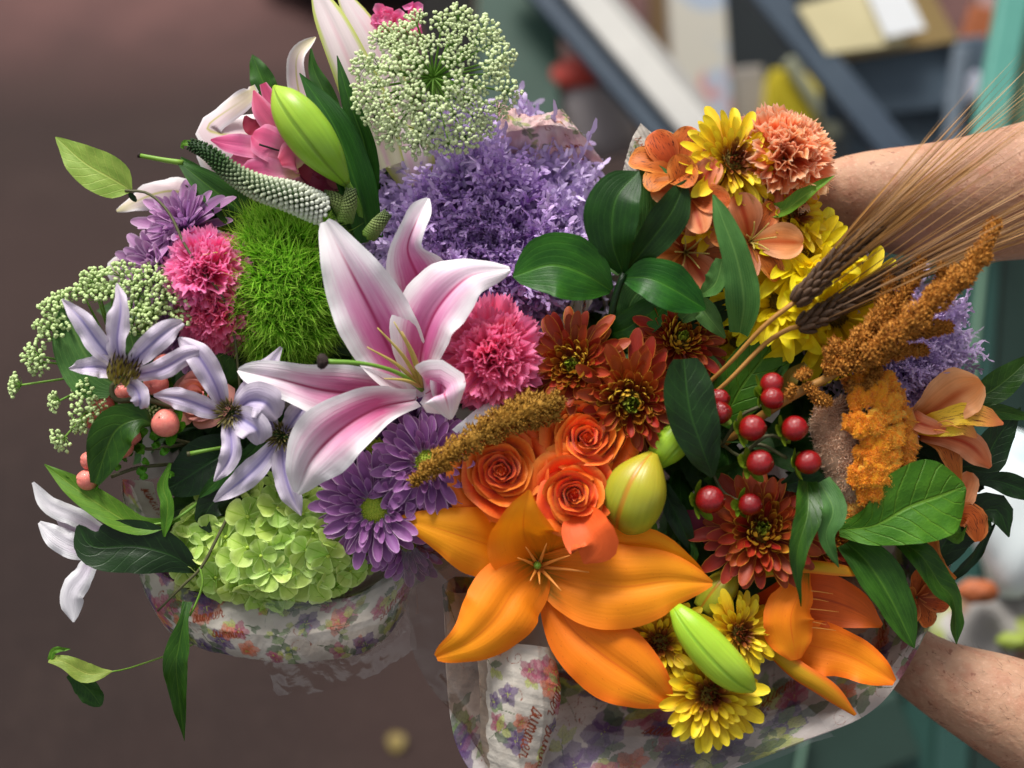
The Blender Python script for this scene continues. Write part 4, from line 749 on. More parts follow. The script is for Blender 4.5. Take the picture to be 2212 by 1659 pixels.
# alstroemerias
flower6('pink_alstroemeria', 'deep pink alstroemeria left of the plump lily bud', 'x', 10, (0,0,1), [m_alpink]) if False else None
t = Thing('pink_alstroemeria', 'deep pink alstroemeria cluster behind the plump lily bud', 'alstroemeria', (590, 300, -20))
for c, w, mt in [([(640,330,-20),(600,280,10),(565,235,20),(548,195,10)],[(0,14),(.4,26),(.75,20),(1,2)],m_alpink),([(650,310,-20),(610,250,-5),(580,205,0),(568,180,0)],[(0,14),(.5,24),(1,8)],m_alpink),
    ([(620,330,-10),(560,320,20),(500,310,25),(455,302,10)],[(0,10),(.4,24),(.75,20),(1,2)],m_alpink),([(600,350,-10),(550,345,15),(500,360,20),(470,350,10)],[(0,14),(.5,30),(1,6)],m_alpink),
    ([(640,350,10),(600,320,40),(565,300,45),(545,290,30)],[(0,18),(.4,36),(.8,34),(1,12)],m_alpink),([(645,370,10),(600,375,38),(560,370,40),(520,375,25)],[(0,14),(.5,32),(.85,26),(1,10)],m_alpink),
    ([(650,340,0),(640,290,30),(625,250,30),(612,225,20)],[(0,20),(.5,28),(1,8)],m_alpink),([(660,360,20),(640,335,40),(605,350,46)],[(0,26),(.6,34),(1,12)],m_alpink),
    ([(670,400,-10),(640,395,10),(590,400,5)],[(0,20),(.5,26),(1,6)],m_alpink)]:
    P(t, c, w, mt, nu=14, nv=9, cup=[.5,.2,-.3], ruf=3, mid=.1)
for c, w in [([(700,400,-10),(670,370,20),(650,345,20),(632,340,10)],[(0,14),(.5,22),(1,4)]),([(720,410,-10),(700,370,10),(660,355,15)],[(0,14),(.6,22),(1,6)]),([(730,400,-20),(690,395,10),(650,375,15)],[(0,14),(.6,20),(1,6)]),([(570,290,0),(540,270,5),(530,250,5)],[(0,10),(.5,20),(1,3)])]:
    P(t, c, w, m_almaroon, nu=10, nv=7, cup=.5, ruf=3)
for q in [(640,320),(648,326),(655,318),(560,312)]: base_rod(t, 'stamen', [(650,340,20),(q[0],q[1],55)], [1.5,2.4], m_black, 4, 5)
t = Thing('small_pink_blossom', 'small bright pink ruffled blossom peeking over the top of the white lace flower', 'flower', (850, 45, -90))
for i in range(26):
    r = random.Random(i); x, y = 850+r.uniform(-48, 48), 45+r.uniform(-22, 26)
    P(t, [(x, y, -95), (x+r.uniform(-14, 14), y-r.uniform(4, 16), -78), (x+r.uniform(-20, 20), y-r.uniform(6, 24), -72)], [(0,6),(.6,15),(1,8)], m_carn, nu=6, nv=7, cup=.7, ruf=3)
flower6('orange_alstroemeria', 'bronze orange alstroemeria at the top left of the right bouquet', (1462, 372, 15), 108, (-.35, .5, .8), [m_alordeep], .4, 'alstroemeria', 'obov', (55, 15), .34)
flower6('orange_alstroemeria', 'peach alstroemeria petals in front of the golden mum', (1492, 425, 60), 92, (-.2, .1, 1), [m_alor, m_alordeep], .8, 'alstroemeria', 'obov', (40, 0), .36)
flower6('orange_alstroemeria', 'rusty alstroemeria deep between the ruscus leaves and the curled leaf', (1480, 545, 10), 116, (.1, -.1, 1), [m_alor, m_alordeep], .2, 'alstroemeria', 'obov', (48, 10), .36, w2=.24, stam=m_fil)
t = flower6('orange_alstroemeria', 'peach alstroemeria with rounded petals right of the curled leaf', (1620, 522, 45), 106, (.25, .1, 1), [m_alor, m_alordeep], .1, 'alstroemeria', 'obov', (42, 0), .40, w2=.26, stam=m_fil)
t = Thing('right_alstroemeria', 'peach alstroemeria with yellow streaked throat petals at the far right', 'alstroemeria', (1985, 905, 10))
P(t, [(1965,910,0),(2010,890,30),(2070,850,45),(2120,825,35)], [(0,14),(.35,44),(.7,58),(.92,36),(1,14)], m_alor, nu=20, nv=11, cup=[.6,.3,0], ruf=5, N=(-.2,.3,1))
P(t, [(1975,920,15),(2030,905,55),(2100,895,60),(2168,915,45)], [(0,8),(.4,22),(.75,24),(1,3)], m_alyel, nu=18, nv=9, cup=[.5,.2], ruf=5, N=(0,.3,1))
P(t, [(1975,930,15),(2030,925,50),(2080,922,60),(2110,945,50)], [(0,8),(.4,20),(.75,18),(1,3)], m_alyel, nu=16, nv=9, cup=[.5,.2], ruf=4, N=(0,.2,1))
P(t, [(1985,920,10),(1960,895,30),(1990,915,60),(2045,930,55)], [(0,8),(.4,20),(.75,18),(1,4)], m_alor, nu=16, nv=9, cup=.5, ruf=3)
P(t, [(1990,940,0),(2050,945,30),(2100,965,35),(2140,1010,15)], [(0,14),(.4,26),(.75,30),(1,5)], m_alor, nu=18, nv=9, cup=[-.3,-.5], ruf=6)
P(t, [(1985,935,-10),(2040,955,10),(2060,1000,10),(2075,1040,0)], [(0,14),(.5,26),(1,4)], m_alordeep, nu=14, nv=9, cup=.3)
for q in [(2060,915),(2075,925),(2050,935)]: base_rod(t, 'stamen', [(1985,930,30),(q[0]-20,q[1]-6,70),(q[0],q[1],75)], [2,1.2], m_orfil, 6, 5)
t = Thing('lower_alstroemeria', 'orange alstroemeria facing down behind the heart shaped leaf', 'alstroemeria', (2050, 1110, -30))
for c, w, mt in [([(2030,1130,-30),(2070,1080,-5),(2090,1040,0),(2095,1020,-5)],[(0,12),(.5,30),(.85,26),(1,8)],m_alor),([(2040,1130,-30),(2090,1110,0),(2110,1140,0),(2112,1170,-10)],[(0,12),(.45,28),(.8,24),(1,6)],m_alordeep),([(2010,1130,-30),(2020,1200,-10),(2040,1230,-10),(2065,1250,-20)],[(0,8),(.5,14),(1,3)],m_alordeep),([(2000,1150,-30),(2010,1210,-15),(2040,1260,-20)],[(0,8),(.5,16),(1,3)],m_alor)]:
    P(t, c, w, mt, nu=14, nv=9, cup=.3, ruf=5)
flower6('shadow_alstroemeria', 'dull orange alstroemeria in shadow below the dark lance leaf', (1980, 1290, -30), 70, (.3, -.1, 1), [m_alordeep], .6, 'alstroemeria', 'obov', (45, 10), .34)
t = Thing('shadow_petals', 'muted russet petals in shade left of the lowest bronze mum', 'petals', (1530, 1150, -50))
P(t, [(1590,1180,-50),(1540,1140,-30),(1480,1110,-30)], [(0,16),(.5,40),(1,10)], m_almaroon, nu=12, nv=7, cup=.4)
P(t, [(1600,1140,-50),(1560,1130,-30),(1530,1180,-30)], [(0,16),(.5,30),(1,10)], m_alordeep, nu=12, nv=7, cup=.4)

# hydrangea
def hydrangea(name, label, c, rx, ry, rz, n, R, seed):
    th = Thing(name, label, 'hydrangea', c); r = random.Random(seed); P0 = []
    sep = [petal_me('sepal', m_hyd, 1, .56+.06*k, 18-10*k, -8+10*k, .03, 0, 'obov', .35, 8, 7, sd=k, ruf=.05, nz=.03, mid=.08) for k in range(3)]
    bead = MB().add(sphere((0, 0, .05), (.10, .10, .09), 8, 6)).mesh('floret', m_bead); tries = 0
    while len(P0) < n and tries < 20000:
        tries += 1; d = Vector((r.gauss(0, 1), r.gauss(0, 1), abs(r.gauss(0, 1))+.05)).normalized(); p = Vector((d.x*rx, d.y*ry, d.z*rz))
        if d.z < .02 or any((p-q).length < R*.80 for q, _ in P0): continue
        P0.append((p, Vector((d.x/rx, d.y/ry, d.z/rz)).normalized()))
    for p, nn in P0:
        jit = Vector((r.uniform(-.55, .55), r.uniform(-.55, .55), r.uniform(0, .4))); s = R*SC*r.uniform(.85, 1.15)
        X = Matrix.Translation((p+nn*r.uniform(-17, 14))*SC) @ face(nn+jit, r.random()*6.28).to_4x4() @ Matrix.Scale(s, 4)
        o = th.put('floret', bead, X)
        for i in range(4):
            q = th.put('sepal', r.choice(sep), Matrix.Rotation(i*PI/2+r.uniform(-.1, .1), 4, 'Z') @ Matrix.Rotation(r.uniform(-.25, .2), 4, 'Y') @ Matrix.Rotation(r.uniform(-.2, .2), 4, 'X') @ Matrix.Scale(r.uniform(.88, 1.1), 4), o)
    th.part('flower_head_core', MB().add(sphere(W(c[0], c[1], c[2]-12), (rx*.8*SC, ry*.8*SC, rz*.75*SC))), m_filler)
    base_rod(th, 'stem', [(c[0], c[1], c[2]-20), (c[0]+200, c[1]-100, c[2]-300), (1400, 950, -620)], 9, m_gstem, 10)
    return th
hydrangea('green_hydrangea', 'lime green hydrangea head resting above the folded paper of the left bouquet', (598, 1178, -70), 222, 122, 95, 96, 44, 4)

# queen anne's lace
def umbellet_me(nf, R, seed, mf, ms):
    r = np.random.default_rng(seed); i = np.arange(nf)+.5; rad = np.sqrt(i/nf)*R; ph = i*2.39996+r.random(nf)*.5
    Pt = np.stack([rad*np.cos(ph), rad*np.sin(ph), R*.75*(1-.45*(rad/R)**2)+r.random(nf)*R*.12], 1); mb = MB()
    D = Pt/np.linalg.norm(Pt, axis=1)[:, None]; L = np.linalg.norm(Pt, axis=1)
    pv = np.array([(math.cos(a), math.sin(a), z) for z in (0, 1) for a in (0, 2.09, 4.19)]); pf = np.array([(0,1,4,3),(1,2,5,4),(2,0,3,5)])
    mb.add(many(pv, pf, np.zeros((nf, 3)), D, L, .022*R), 1)
    k = 3; Q = np.repeat(Pt, k, 0)+(r.random((nf*k, 3))-.5)*R*.17; mb.add(many(_icoV*.5, _icoF, Q, r.normal(size=(nf*k, 3)), R*.25*(.8+.5*r.random(nf*k)), R*.25), 0)
    nb = 7; a = np.arange(nb)*.9; mb.add(blades(np.zeros((nb, 3)), np.stack([np.cos(a), np.sin(a), .1+0*a], 1), np.stack([0*a, 0*a, .3+0*a], 1), R*.8, R*.025, 4), 1)
    return mb.mesh('umbellet', [mf, ms])
def lace(name, label, c, heads, mf, R0, curve=30, nf=26, stalk=2.0):
    th = Thing(name, label, 'lace flower', c); mes = [umbellet_me(nf, 1.0, k, mf, m_lstem) for k in range(4)]; r = random.Random(3)
    for k, h in enumerate(heads):
        x, y, z, s = h[:4]; d = Vector(W(x, y, z)-W(*c)); n = Vector(h[4]) if len(h) > 4 else (d.normalized()*.6+Vector((0, 0, .8)))
        X = Matrix.Translation(W(x, y, z)-W(*c)) @ face(n, r.random()*6).to_4x4() @ Matrix.Scale(s*SC, 4)
        o = th.put('umbellet', mes[k % 4], X)
        base_rod(th, 'ray', [c, ((c[0]+x)/2, (c[1]+y)/2, (c[2]+z)/2-curve*.3), (x, y, z)], [stalk*1.3, stalk], m_lstem, 8, 5)
    base_rod(th, 'stalk', [c, (c[0]+20, c[1]+40, c[2]-150), (c[0]+150, c[1]+200, c[2]-400)], 6, m_lstem, 8)
    return th
hd = []; r = random.Random(12)
for q, (n, rad, zz) in enumerate([(8, 46, 8), (12, 82, 4), (17, 118, -6), (19, 145, -18)]):
    for i in range(n):
        a = i*2*PI/n+q*.5+r.uniform(-.12, .12); x, y = math.cos(a), math.sin(a)
        dn = abs((a-1.62+PI) % (2*PI)-PI)
        if rad > 100 and dn < .16: continue
        if rad < 70 and dn < .5: continue
        xx = 938+rad*x*1.04; yy = 172-rad*y*.86+(12 if y < 0 else -2)
        if y > 0 and x > .1: yy -= 10
        hd.append((xx, yy, 62+zz+r.uniform(-5, 5), 30*r.uniform(.75, 1.2)))
lace('white_lace_flower', 'big round white green lace umbel at the top of the left bouquet', (936, 168, 2), hd, m_lace, 175, nf=24, stalk=2.2)
hd = [(208,612,0),(262,598,-5),(290,620,5),(360,618,20),(182,640,0),(212,648,10),(300,642,10),(348,650,22),(397,655,26),(118,676,5),(110,712,10),(292,676,15),(338,682,22),(118,735,15),(312,722,24),(395,702,22),(318,696,24),(150,700,0),(140,660,-5),(240,640,0),(330,600,0)]
hd = [(x, y, z, 34, (.1*(x-280)/150, .75, .6)) for x, y, z in hd]
hd += [(85,770,20,34,(-.4,.1,.9)),(92,782,18,30,(-.4,-.3,.9)),(46,832,15,29,(-.9,.2,.5)),(128,866,25,25,(-.7,-.1,.6)),(140,945,30,29,(-.5,-.5,.7)),(188,852,20,31,(-.3,.2,.9)),(190,895,25,35,(-.2,-.1,1)),(215,880,18,24,(0,0,1)),(330,890,20,20,(.1,.2,1)),(175,915,20,22,(-.3,-.4,.8))]
lace('green_white_lace_flower', 'loose greenish lace umbel spreading at the far left behind the clematis', (262, 800, -70), hd, m_lace2, 100, nf=20, stalk=2.4)

# fuzzy green ball
t = Thing('fuzzy_green_ball', 'bright mossy green ball flower between the pink carnations and the big pink lily', 'green ball flower', (615, 617, -75))
g = np.random.default_rng(5); n = 230; i = np.arange(n)+.5; ct = 1-i/n*1.02; st = np.sqrt(np.clip(1-ct*ct, 0, 1)); ph = i*2.39996
D = np.stack([st*np.cos(ph), st*np.sin(ph), ct], 1); rr_ = 1+.07*np.sin(5*ph+3*ct*4)+.05*g.normal(size=n)
Pc = np.array(W(615, 617, -75))+D*np.array([124, 152, 122])*SC*rr_[:, None]*(.93+.1*g.random(n))[:, None]
nb = 50; Q = np.repeat(Pc, nb, 0)+g.normal(size=(n*nb, 3))*2*SC; DD_ = nrm(np.repeat(D, nb, 0)*.8+g.normal(size=(n*nb, 3))*.55)
mb = MB().add(blades(Q, DD_, g.normal(size=DD_.shape)*.35+D.repeat(nb, 0)*.25, (28+20*g.random(n*nb))*SC, 1.35*SC, 5))
t.part('mossy_tufts', mb, m_trick, stuff=True)
t.part('ball_core', MB().add(sphere(W(615, 617, -75), np.array((108, 137, 110))*SC)), m_filler)
base_rod(t, 'stem', [(615,640,-100),(800,720,-300),(1350,930,-620)], 8, m_gstem, 8)

# ornamental kale
def kale_me(seed, mat, lv=3, fan=1.0):
    r = np.random.default_rng(seed); mb = MB()
    def rib(p, d, n, L, w, lev, u0, u1):
        s = nrm(np.cross(d, n)); bb = .3+.2*lev; b = n*r.uniform(-bb, bb)+s*r.uniform(-bb, bb); k = 4; t = np.linspace(0, 1, k)[:, None]
        C = p+d*L*t+b*L*t*t; w_ = w*(1.25 if lev == 0 else 1)*(1-.75*t**1.5) if lev < lv else w*np.array([[.6], [1.0], [1.25], [.5]])
        V = np.concatenate([C-s*w_, C+s*w_], 1).reshape(-1, 3); F = np.array([(2*q, 2*q+1, 2*q+3, 2*q+2) for q in range(k-1)])
        U = np.stack([np.repeat(u0+(u1-u0)*t[:, 0], 2), np.full(2*k, r.random())], 1); mb.add((V, F, U))
        if lev >= lv: return
        cnt = [11, 6, 4][lev]
        for j in range(cnt):
            f = (.30 if lev == 0 else .25)+(.98-.28)*j/(cnt-1) if cnt > 1 else .6; sg = 1 if j % 2 else -1
            q = p+d*L*f+b*L*f*f; ang = math.radians(r.uniform(28, 58))*sg*(1 if f < .93 else .3)
            d2 = nrm(d*math.cos(ang)+s*math.sin(ang)+n*r.uniform(-.3, .5)); n2 = nrm(n+s*r.uniform(-.8, .8)+d*r.uniform(-.5, .5))
            rib(q, d2, n2, L*(.40, .44, .44)[lev]*r.uniform(.75, 1.2)*(1 if lev else (1.15-.5*abs(f-.75))), w*(.64, .70, .92)[lev], lev+1, u0+(u1-u0)*f, min(1, u0+(u1-u0)*f+.28))
    rib(np.zeros(3), np.array([1., 0, 0]), np.array([0, 0, 1.]), 1.0, .060, 0, 0, .75)
    return mb.mesh('frilled_leaf', mat)
def kale(name, label, c, R, n, rings, mats, seed):
    th = Thing(name, label, 'ornamental kale', c, None, face(n), R*SC*(DD-c[2])/DD); r = random.Random(seed); mes = [[kale_me(seed*10+k*3+q, m) for q in range(3)] for k, m in enumerate(mats)]
    for k, (cnt, L, el, z, mi) in enumerate(rings):
        for i in range(cnt):
            X = Matrix.Translation((0, 0, z)) @ Matrix.Rotation(i*2*PI/cnt+k*.7+r.uniform(-.15, .15), 4, 'Z') @ Matrix.Rotation(-math.radians(el+r.uniform(-8, 8)), 4, 'Y') @ Matrix.Rotation(r.uniform(-.3, .3), 4, 'X') @ Matrix.Scale(L*r.uniform(.9, 1.08), 4)
            th.put('frilled_leaf', r.choice(mes[mi]), X)
    th.part('kale_heart', MB().add(sphere((0, 0, -.12), (.42, .42, .2))), m_pur_dk, local=True)
    return th
kale('purple_kale', 'large frilly purple ornamental kale above the pink lily', (1050, 518, -155), 224, (.03, .0, 1), [(9,.26,70,.0,0),(12,.40,56,.0,0),(15,.56,42,-.02,0),(17,.70,28,-.04,0),(18,.84,18,-.06,1),(18,.90,8,-.1,1),(15,.92,-4,-.16,2)], [m_kale, m_kale2, m_kale3], 3)
kale('lilac_kale', 'small lilac frilly kale behind the amaranth at the right', (1945, 765, -90), 135, (.3, .1, .9), [(7,.45,64,0,0),(9,.7,42,-.03,0),(12,.9,20,-.08,0),(12,1.0,0,-.14,1)], [m_kale2, m_kale3], 8)

# amaranth spikes, wheat, cockscomb, speedwell
gv = np.array([(1,0,0),(-.5,.87,0),(-.5,-.87,0),(.5,.3,.7),(-.5,.2,.7),(0,0,1.1)]); gf = np.array([(0,1,3),(1,4,3),(1,2,4),(2,0,3),(2,3,4),(3,4,5)])
def spike(th, ctrl, R, mat, n, seed, hair=1.0, name='seed_cluster', sz=4.2):
    g = np.random.default_rng(seed); m = 60; C = pts(ctrl, m); rr = np.interp(np.linspace(0, 1, m), np.linspace(0, 1, len(R)), R)*SC
    rr = rr*(1+.26*np.sin(np.linspace(0, len(ctrl)*8, m)+seed)); T = nrm(np.gradient(C, axis=0)); k = g.integers(0, m, n)
    A = g.normal(size=(n, 3)); A = nrm(A-T[k]*np.sum(A*T[k], 1)[:, None]); u = np.sqrt(g.random(n))*.5+.5
    Pp = C[k]+A*(rr[k]*u)[:, None]+T[k]*g.normal(size=(n, 1))*3*SC
    mb = MB().add(many(gv, gf, Pp, nrm(A+T[k]*.5+g.normal(size=(n, 3))*.35), sz*1.9*SC*hair*(.7+.6*g.random(n)), sz*.55*SC, U=np.clip(u*1.6-.75+g.normal(size=n)*.15, 0, 1)))
    mb.add(tube(C, rr*.55, 8)); return th.part(name, mb, mat)
t = Thing('amaranth_spike', 'short brown amaranth spike lying diagonally between the purple daisies and orange roses', 'amaranth', (1040, 940, 120))
spike(t, [(888,1043,95),(940,1005,115),(1000,960,125),(1060,928,125)], [7,20,24,26], m_amar2, 1300, 1)
spike(t, [(1040,930,120),(1100,905,125),(1160,880,115),(1210,862,100)], [26,30,26,14], m_amar2, 1300, 2)
spike(t, [(1070,915,115),(1110,885,110),(1150,850,95)], [12,18,10], m_amar2, 500, 3)
spike(t, [(1110,915,115),(1160,905,105),(1205,895,95)], [14,18,10], m_amar2, 450, 4)
base_rod(t, 'stem', [(1200,865,95),(1280,830,-60),(1400,800,-250)], 5, m_straw, 8)
_r = 0.82
t = Thing('amaranth_plume', 'long rust brown amaranth plume arching to the upper right over the lilac kale', 'amaranth', (1900, 700, 90))
for k, (c, R, n) in enumerate([([(1870,770,80),(1960,700,95),(2050,620,100),(2110,560,95),(2150,480,80)],[26,36,34,28,10],3000),
    ([(1800,790,80),(1850,740,100),(1900,680,105),(1922,600,90)],[16,32,30,12],1500),([(1780,800,85),(1860,780,100),(1930,760,95),(2000,755,80)],[20,28,26,10],1300),
    ([(1890,720,95),(1935,660,105),(1972,600,95),(1990,560,85)],[16,28,22,10],1000),([(1960,720,90),(2010,710,90),(2052,705,75)],[18,24,10],700),([(1990,690,85),(2030,620,95),(2035,570,85)],[16,24,10],600),
    ([(1790,790,85),(1800,750,90),(1805,735,80)],[14,22,8],500),([(1740,830,80),(1770,860,75),(1790,870,60)],[8,16,8],300),([(1720,815,80),(1745,805,80)],[8,12],200),([(1900,790,70),(1880,830,70),(1850,850,55)],[14,20,8],450),([(1700,860,70),(1715,835,80)],[8,10],120),([(1830,830,70),(1860,850,60)],[14,10],200)]):
    c = [(x, y, z+(70 if k == 0 else 25)) for x, y, z in c]; spike(t, c, [q*(.70 if k == 0 else .54) for q in R], m_amar, n, 20+k, sz=4.8)
base_rod(t, 'stem', [(1560,960,-40),(1690,868,70),(1780,820,85),(1870,770,85),(1960,700,90)], [9,10,10,7,4], m_straw, 20, 8)
grain = cached('grain', lambda: MB().add(sphere((0, 0, .5), (.22, .18, .66), 10, 7, lambda V: V*(1-.25*V[..., 2:3]))).mesh('grain', m_grain))
def wheat(name, label, a, b, stem, awn, seed, R=20):
    th = Thing(name, label, 'wheat', a); g = random.Random(seed); m = 17; C = pts([a, ((a[0]+b[0])/2, (a[1]+b[1])/2-4, (a[2]+b[2])/2+8), b], m); T = nrm(np.gradient(C, axis=0)); A, B = basis(T); A0 = Vector((0, 0, 1))
    AP, AD = [], []
    for i in range(m):
        f = i/(m-1); rad = R*SC*(1.0 if f < .75 else 1-.6*(f-.75)/.25); tv = Vector(T[i]); s = tv.cross(A0).normalized(); up = s.cross(tv)
        for k in range(6):
            ph = k*PI/3+i*.5; o = s*math.cos(ph)+up*math.sin(ph); d = (tv+o*g.uniform(.35, .6)).normalized(); p = Vector(C[i])+o*rad*.55
            X = Matrix.Translation(p-W(*a)) @ d.to_track_quat('Z', 'Y').to_matrix().to_4x4() @ Matrix.Scale(26*SC*g.uniform(.85, 1.15), 4)
            th.put('grain', grain, X)
            AP.append(p+d*14*SC); AD.append((tv*1.0+o*g.uniform(.02, .17)+Vector(awn)*.3).normalized())
    AP, AD = np.array(AP), np.array(AD); n = len(AP); gg = np.random.default_rng(seed)
    mb = MB().add(blades(AP, AD, gg.normal(size=(n, 3))*.018, (340+280*gg.random(n))*SC, 1.25*SC, 7)); th.part('awns', mb, m_awn, stuff=True)
    base_rod(th, 'stem', stem, [4.6,4.6,5.4], m_straw, 18, 8); th.part('core', MB().add(tube(C, R*.5*SC, 8)), m_grain); return th
wheat('wheat_ear', 'upper dark wheat ear with long tan awns over the forearm', (1720, 650, 125), (1884, 500, 125), [(1440,905,-20),(1560,800,60),(1650,705,110),(1720,650,125)], (.15, .02, 0), 1, 22)
wheat('wheat_ear', 'lower dark wheat ear lying between the yellow daisy and the amaranth', (1730, 704, 95), (1955, 590, 95), [(1450,920,-10),(1560,835,70),(1650,745,90),(1702,712,96),(1730,704,95)], (.22, .02, 0), 2, 22)

t = Thing('orange_cockscomb', 'fuzzy orange cockscomb with a tan velvet base near the right edge', 'cockscomb', (1850, 950, 20))
def fuzz(th, ctrl, rad, n, mat, L, wd, seed, amp=0, fr=0, name='crest', out=None, spread=.35):
    g = np.random.default_rng(seed); m = 140; C = pts(ctrl, m); s = np.linspace(0, 1, m); T = nrm(np.gradient(C, axis=0)); S = nrm(np.cross(T, [0, 0, 1.]))
    if amp: C = C+S*(amp*SC*np.sin(s*fr*2*PI+g.random()*6)+amp*.5*SC*np.sin(s*fr*4.6*PI+1))[:, None]; T = nrm(np.gradient(C, axis=0)); S = nrm(np.cross(T, [0, 0, 1.]))
    k = g.integers(0, m, n); q = (g.random(n)*2-1); rr = np.interp(s[k], np.linspace(0, 1, len(rad)), rad)*SC; a = q*1.5
    D = S[k]*np.sin(a)[:, None]+np.array([0, 0, 1.])*np.cos(a)[:, None]; Pp = C[k]+D*rr[:, None]; 
    if out is not None: D = D+np.array(out)
    mb = MB().add(blades(Pp-D*2*SC, nrm(D+g.normal(size=(n, 3))*spread), g.normal(size=(n, 3))*.2, L*SC*(.6+.7*g.random(n)), wd*SC, 4)); mb.add(tube(C, np.interp(s, np.linspace(0, 1, len(rad)), rad)*SC*.97, 12))
    return th.part(name, mb, mat)
fuzz(t, [(1790,870,10),(1800,940,20),(1830,1010,15),(1850,1110,0)], [30,50,46,22], 9000, m_cel_hair, 9, .9, 1, 5, 4, name='velvet_base')
fuzz(t, [(1765,850,0),(1780,920,5),(1785,960,0)], [10,16,8], 700, m_cel_gold, 9, 1.2, 3, 6, 3)
fuzz(t, [(1835,815,50),(1880,835,62),(1925,870,50),(1942,930,45),(1946,1000,35),(1905,1070,30),(1826,1125,20)], [22,30,30,30,32,28,14], 9000, m_cel_gold, 6.5, 1.1, 4, 9, 8, spread=.28)
for k, (c, rd) in enumerate([([(1845,870,78),(1880,850,88),(1910,870,84),(1925,905,74)],[11,14,11]),([(1840,900,80),(1875,920,88),(1905,900,86)],[10,14,10]),([(1850,840,70),(1895,820,70),(1925,840,62)],[8,12,8]),([(1860,930,74),(1900,950,80),(1935,940,70)],[10,13,10]),
    ([(1850,1000,64),(1890,980,76),(1930,1000,66)],[9,13,9]),([(1845,1030,62),(1885,1025,76),(1925,1040,62)],[9,13,9]),([(1860,1065,56),(1890,1055,66),(1910,1080,52)],[9,12,8]),([(1870,960,74),(1885,1000,80),(1870,1040,66)],[9,12,8])]):
    c = [(1880+(x-1880)*1.25, y, z+6) for x, y, z in c]; fuzz(t, c, [q*1.2 for q in rd], 3600, m_cel_or, 5, 1.2, 30+k, 14, 3.4, spread=.28)
t = Thing('speedwell_spike', 'curving white green speedwell spike above the fuzzy green ball', 'speedwell', (560, 380, 40))
def speed(th, ctrl, R, mat, n, seed, L=(6, 15)):
    g = np.random.default_rng(seed); m = 80; C = pts(ctrl, m); s = np.linspace(0, 1, m); T = nrm(np.gradient(C, axis=0)); A, B = basis(T); rr = np.interp(s, np.linspace(0, 1, len(R)), R)*SC
    i = np.arange(n)+.5; k = (i/n*m).astype(int).clip(0, m-1); ph = i*2.39996; O = A[k]*np.cos(ph)[:, None]+B[k]*np.sin(ph)[:, None]
    Pp = C[k]+O*rr[k][:, None]*.75; LL = (L[0]+(L[1]-L[0])*s[k])*SC
    mb = MB().add(many(_icoV*np.array([1, 1, .5])+np.array([0, 0, .5]), _icoF, Pp, nrm(O+T[k]*(-.1)), LL, (2.5+3.2*s[k])*SC, U=s[k])); 
    V, F, U = tube(C, rr*.85, 10); U[:, 0] *= .35; mb.add((V, F, U))
    # colour comes from u = place along the spike
    th.part('flower_spike', mb, mat)
speed(t, [(412,312,40),(450,330,55),(500,372,65),(560,405,70),(630,425,60),(700,455,30)], [11,16,19,22,26,22], m_ver, 560, 1, (7, 22))
LV(t, [(425,318,48),(405,308,48),(392,314,44),(398,322,40)], 8, m_leafl, nu=8)
t = Thing('small_speedwell', 'small pale green speedwell spike just right of the tallest pink lily petal tip', 'speedwell', (815, 480, 30))
speed(t, [(838,460,40),(820,480,40),(798,508,20)], [9,15,15], m_ver2, 220, 2, (5, 7))
t = Thing('small_speedwell', 'two stubby dark green speedwell tips between the lily bud and the purple kale', 'speedwell', (740, 440, 20))
speed(t, [(758,408,40),(755,435,40),(745,475,20)], [10,17,17], m_ver2, 220, 3, (5, 7)); speed(t, [(700,420,30),(725,432,35),(745,460,20)], [9,15,16], m_ver2, 200, 4, (5, 7))

# berries
def sprig(name, label, c, berries, mat, msep, stems, tip=True, sepL=1.0):
    th = Thing(name, label, 'berry sprig', c); r = random.Random(int(c[0]))
    for b in berries:
        x, y, z, R, ax = b; d = (Vector(ax)+Vector((.55, 0, -.1) if mat is m_berry else (-.2, 0, 0))).normalized(); X = Matrix.Translation(W(x, y, z)-W(*c)) @ face(d).to_4x4() @ Matrix.Scale(R*SC*(DD-z)/DD, 4)
        me = cached(('berry', mat.name), lambda: MB().add(sphere((0, 0, 0), (.95, .95, 1.04), 24, 16, lambda V: V*(1+.03*np.cos(3*np.arctan2(V[..., 1:2], V[..., 0:1])))*(1-.05*np.clip(-V[..., 2:3], 0, 1)))).mesh('berry', mat))
        o = th.put('berry', me, X)
        th.put('berry_tip', cached('btip', lambda: MB().add(tube(spline([(0, 0, 1.0), (0, 0, 1.08), (.03, 0, 1.16)], 4), [.07, .04, .03, .02], 6)).mesh('berry_tip', m_stem)), None, o)
        for i in range(5):
            th.put('sepal', cached(('bs', msep.name, i % 2), lambda: petal_me('sepal', msep, 1.5+.3*(i % 2), .50, 0, 50, .15, -1.0, 'ell', .5, 8, 5, sd=i)), Matrix.Rotation(i*1.2566+r.uniform(-.2, .2), 4, 'Z') @ Matrix.Rotation(r.uniform(-.1, .5), 4, 'Y') @ Matrix.Scale(sepL, 4), o)
    for s in stems: base_rod(th, 'stem', s, 4, m_stem, 12, 6)
    return th
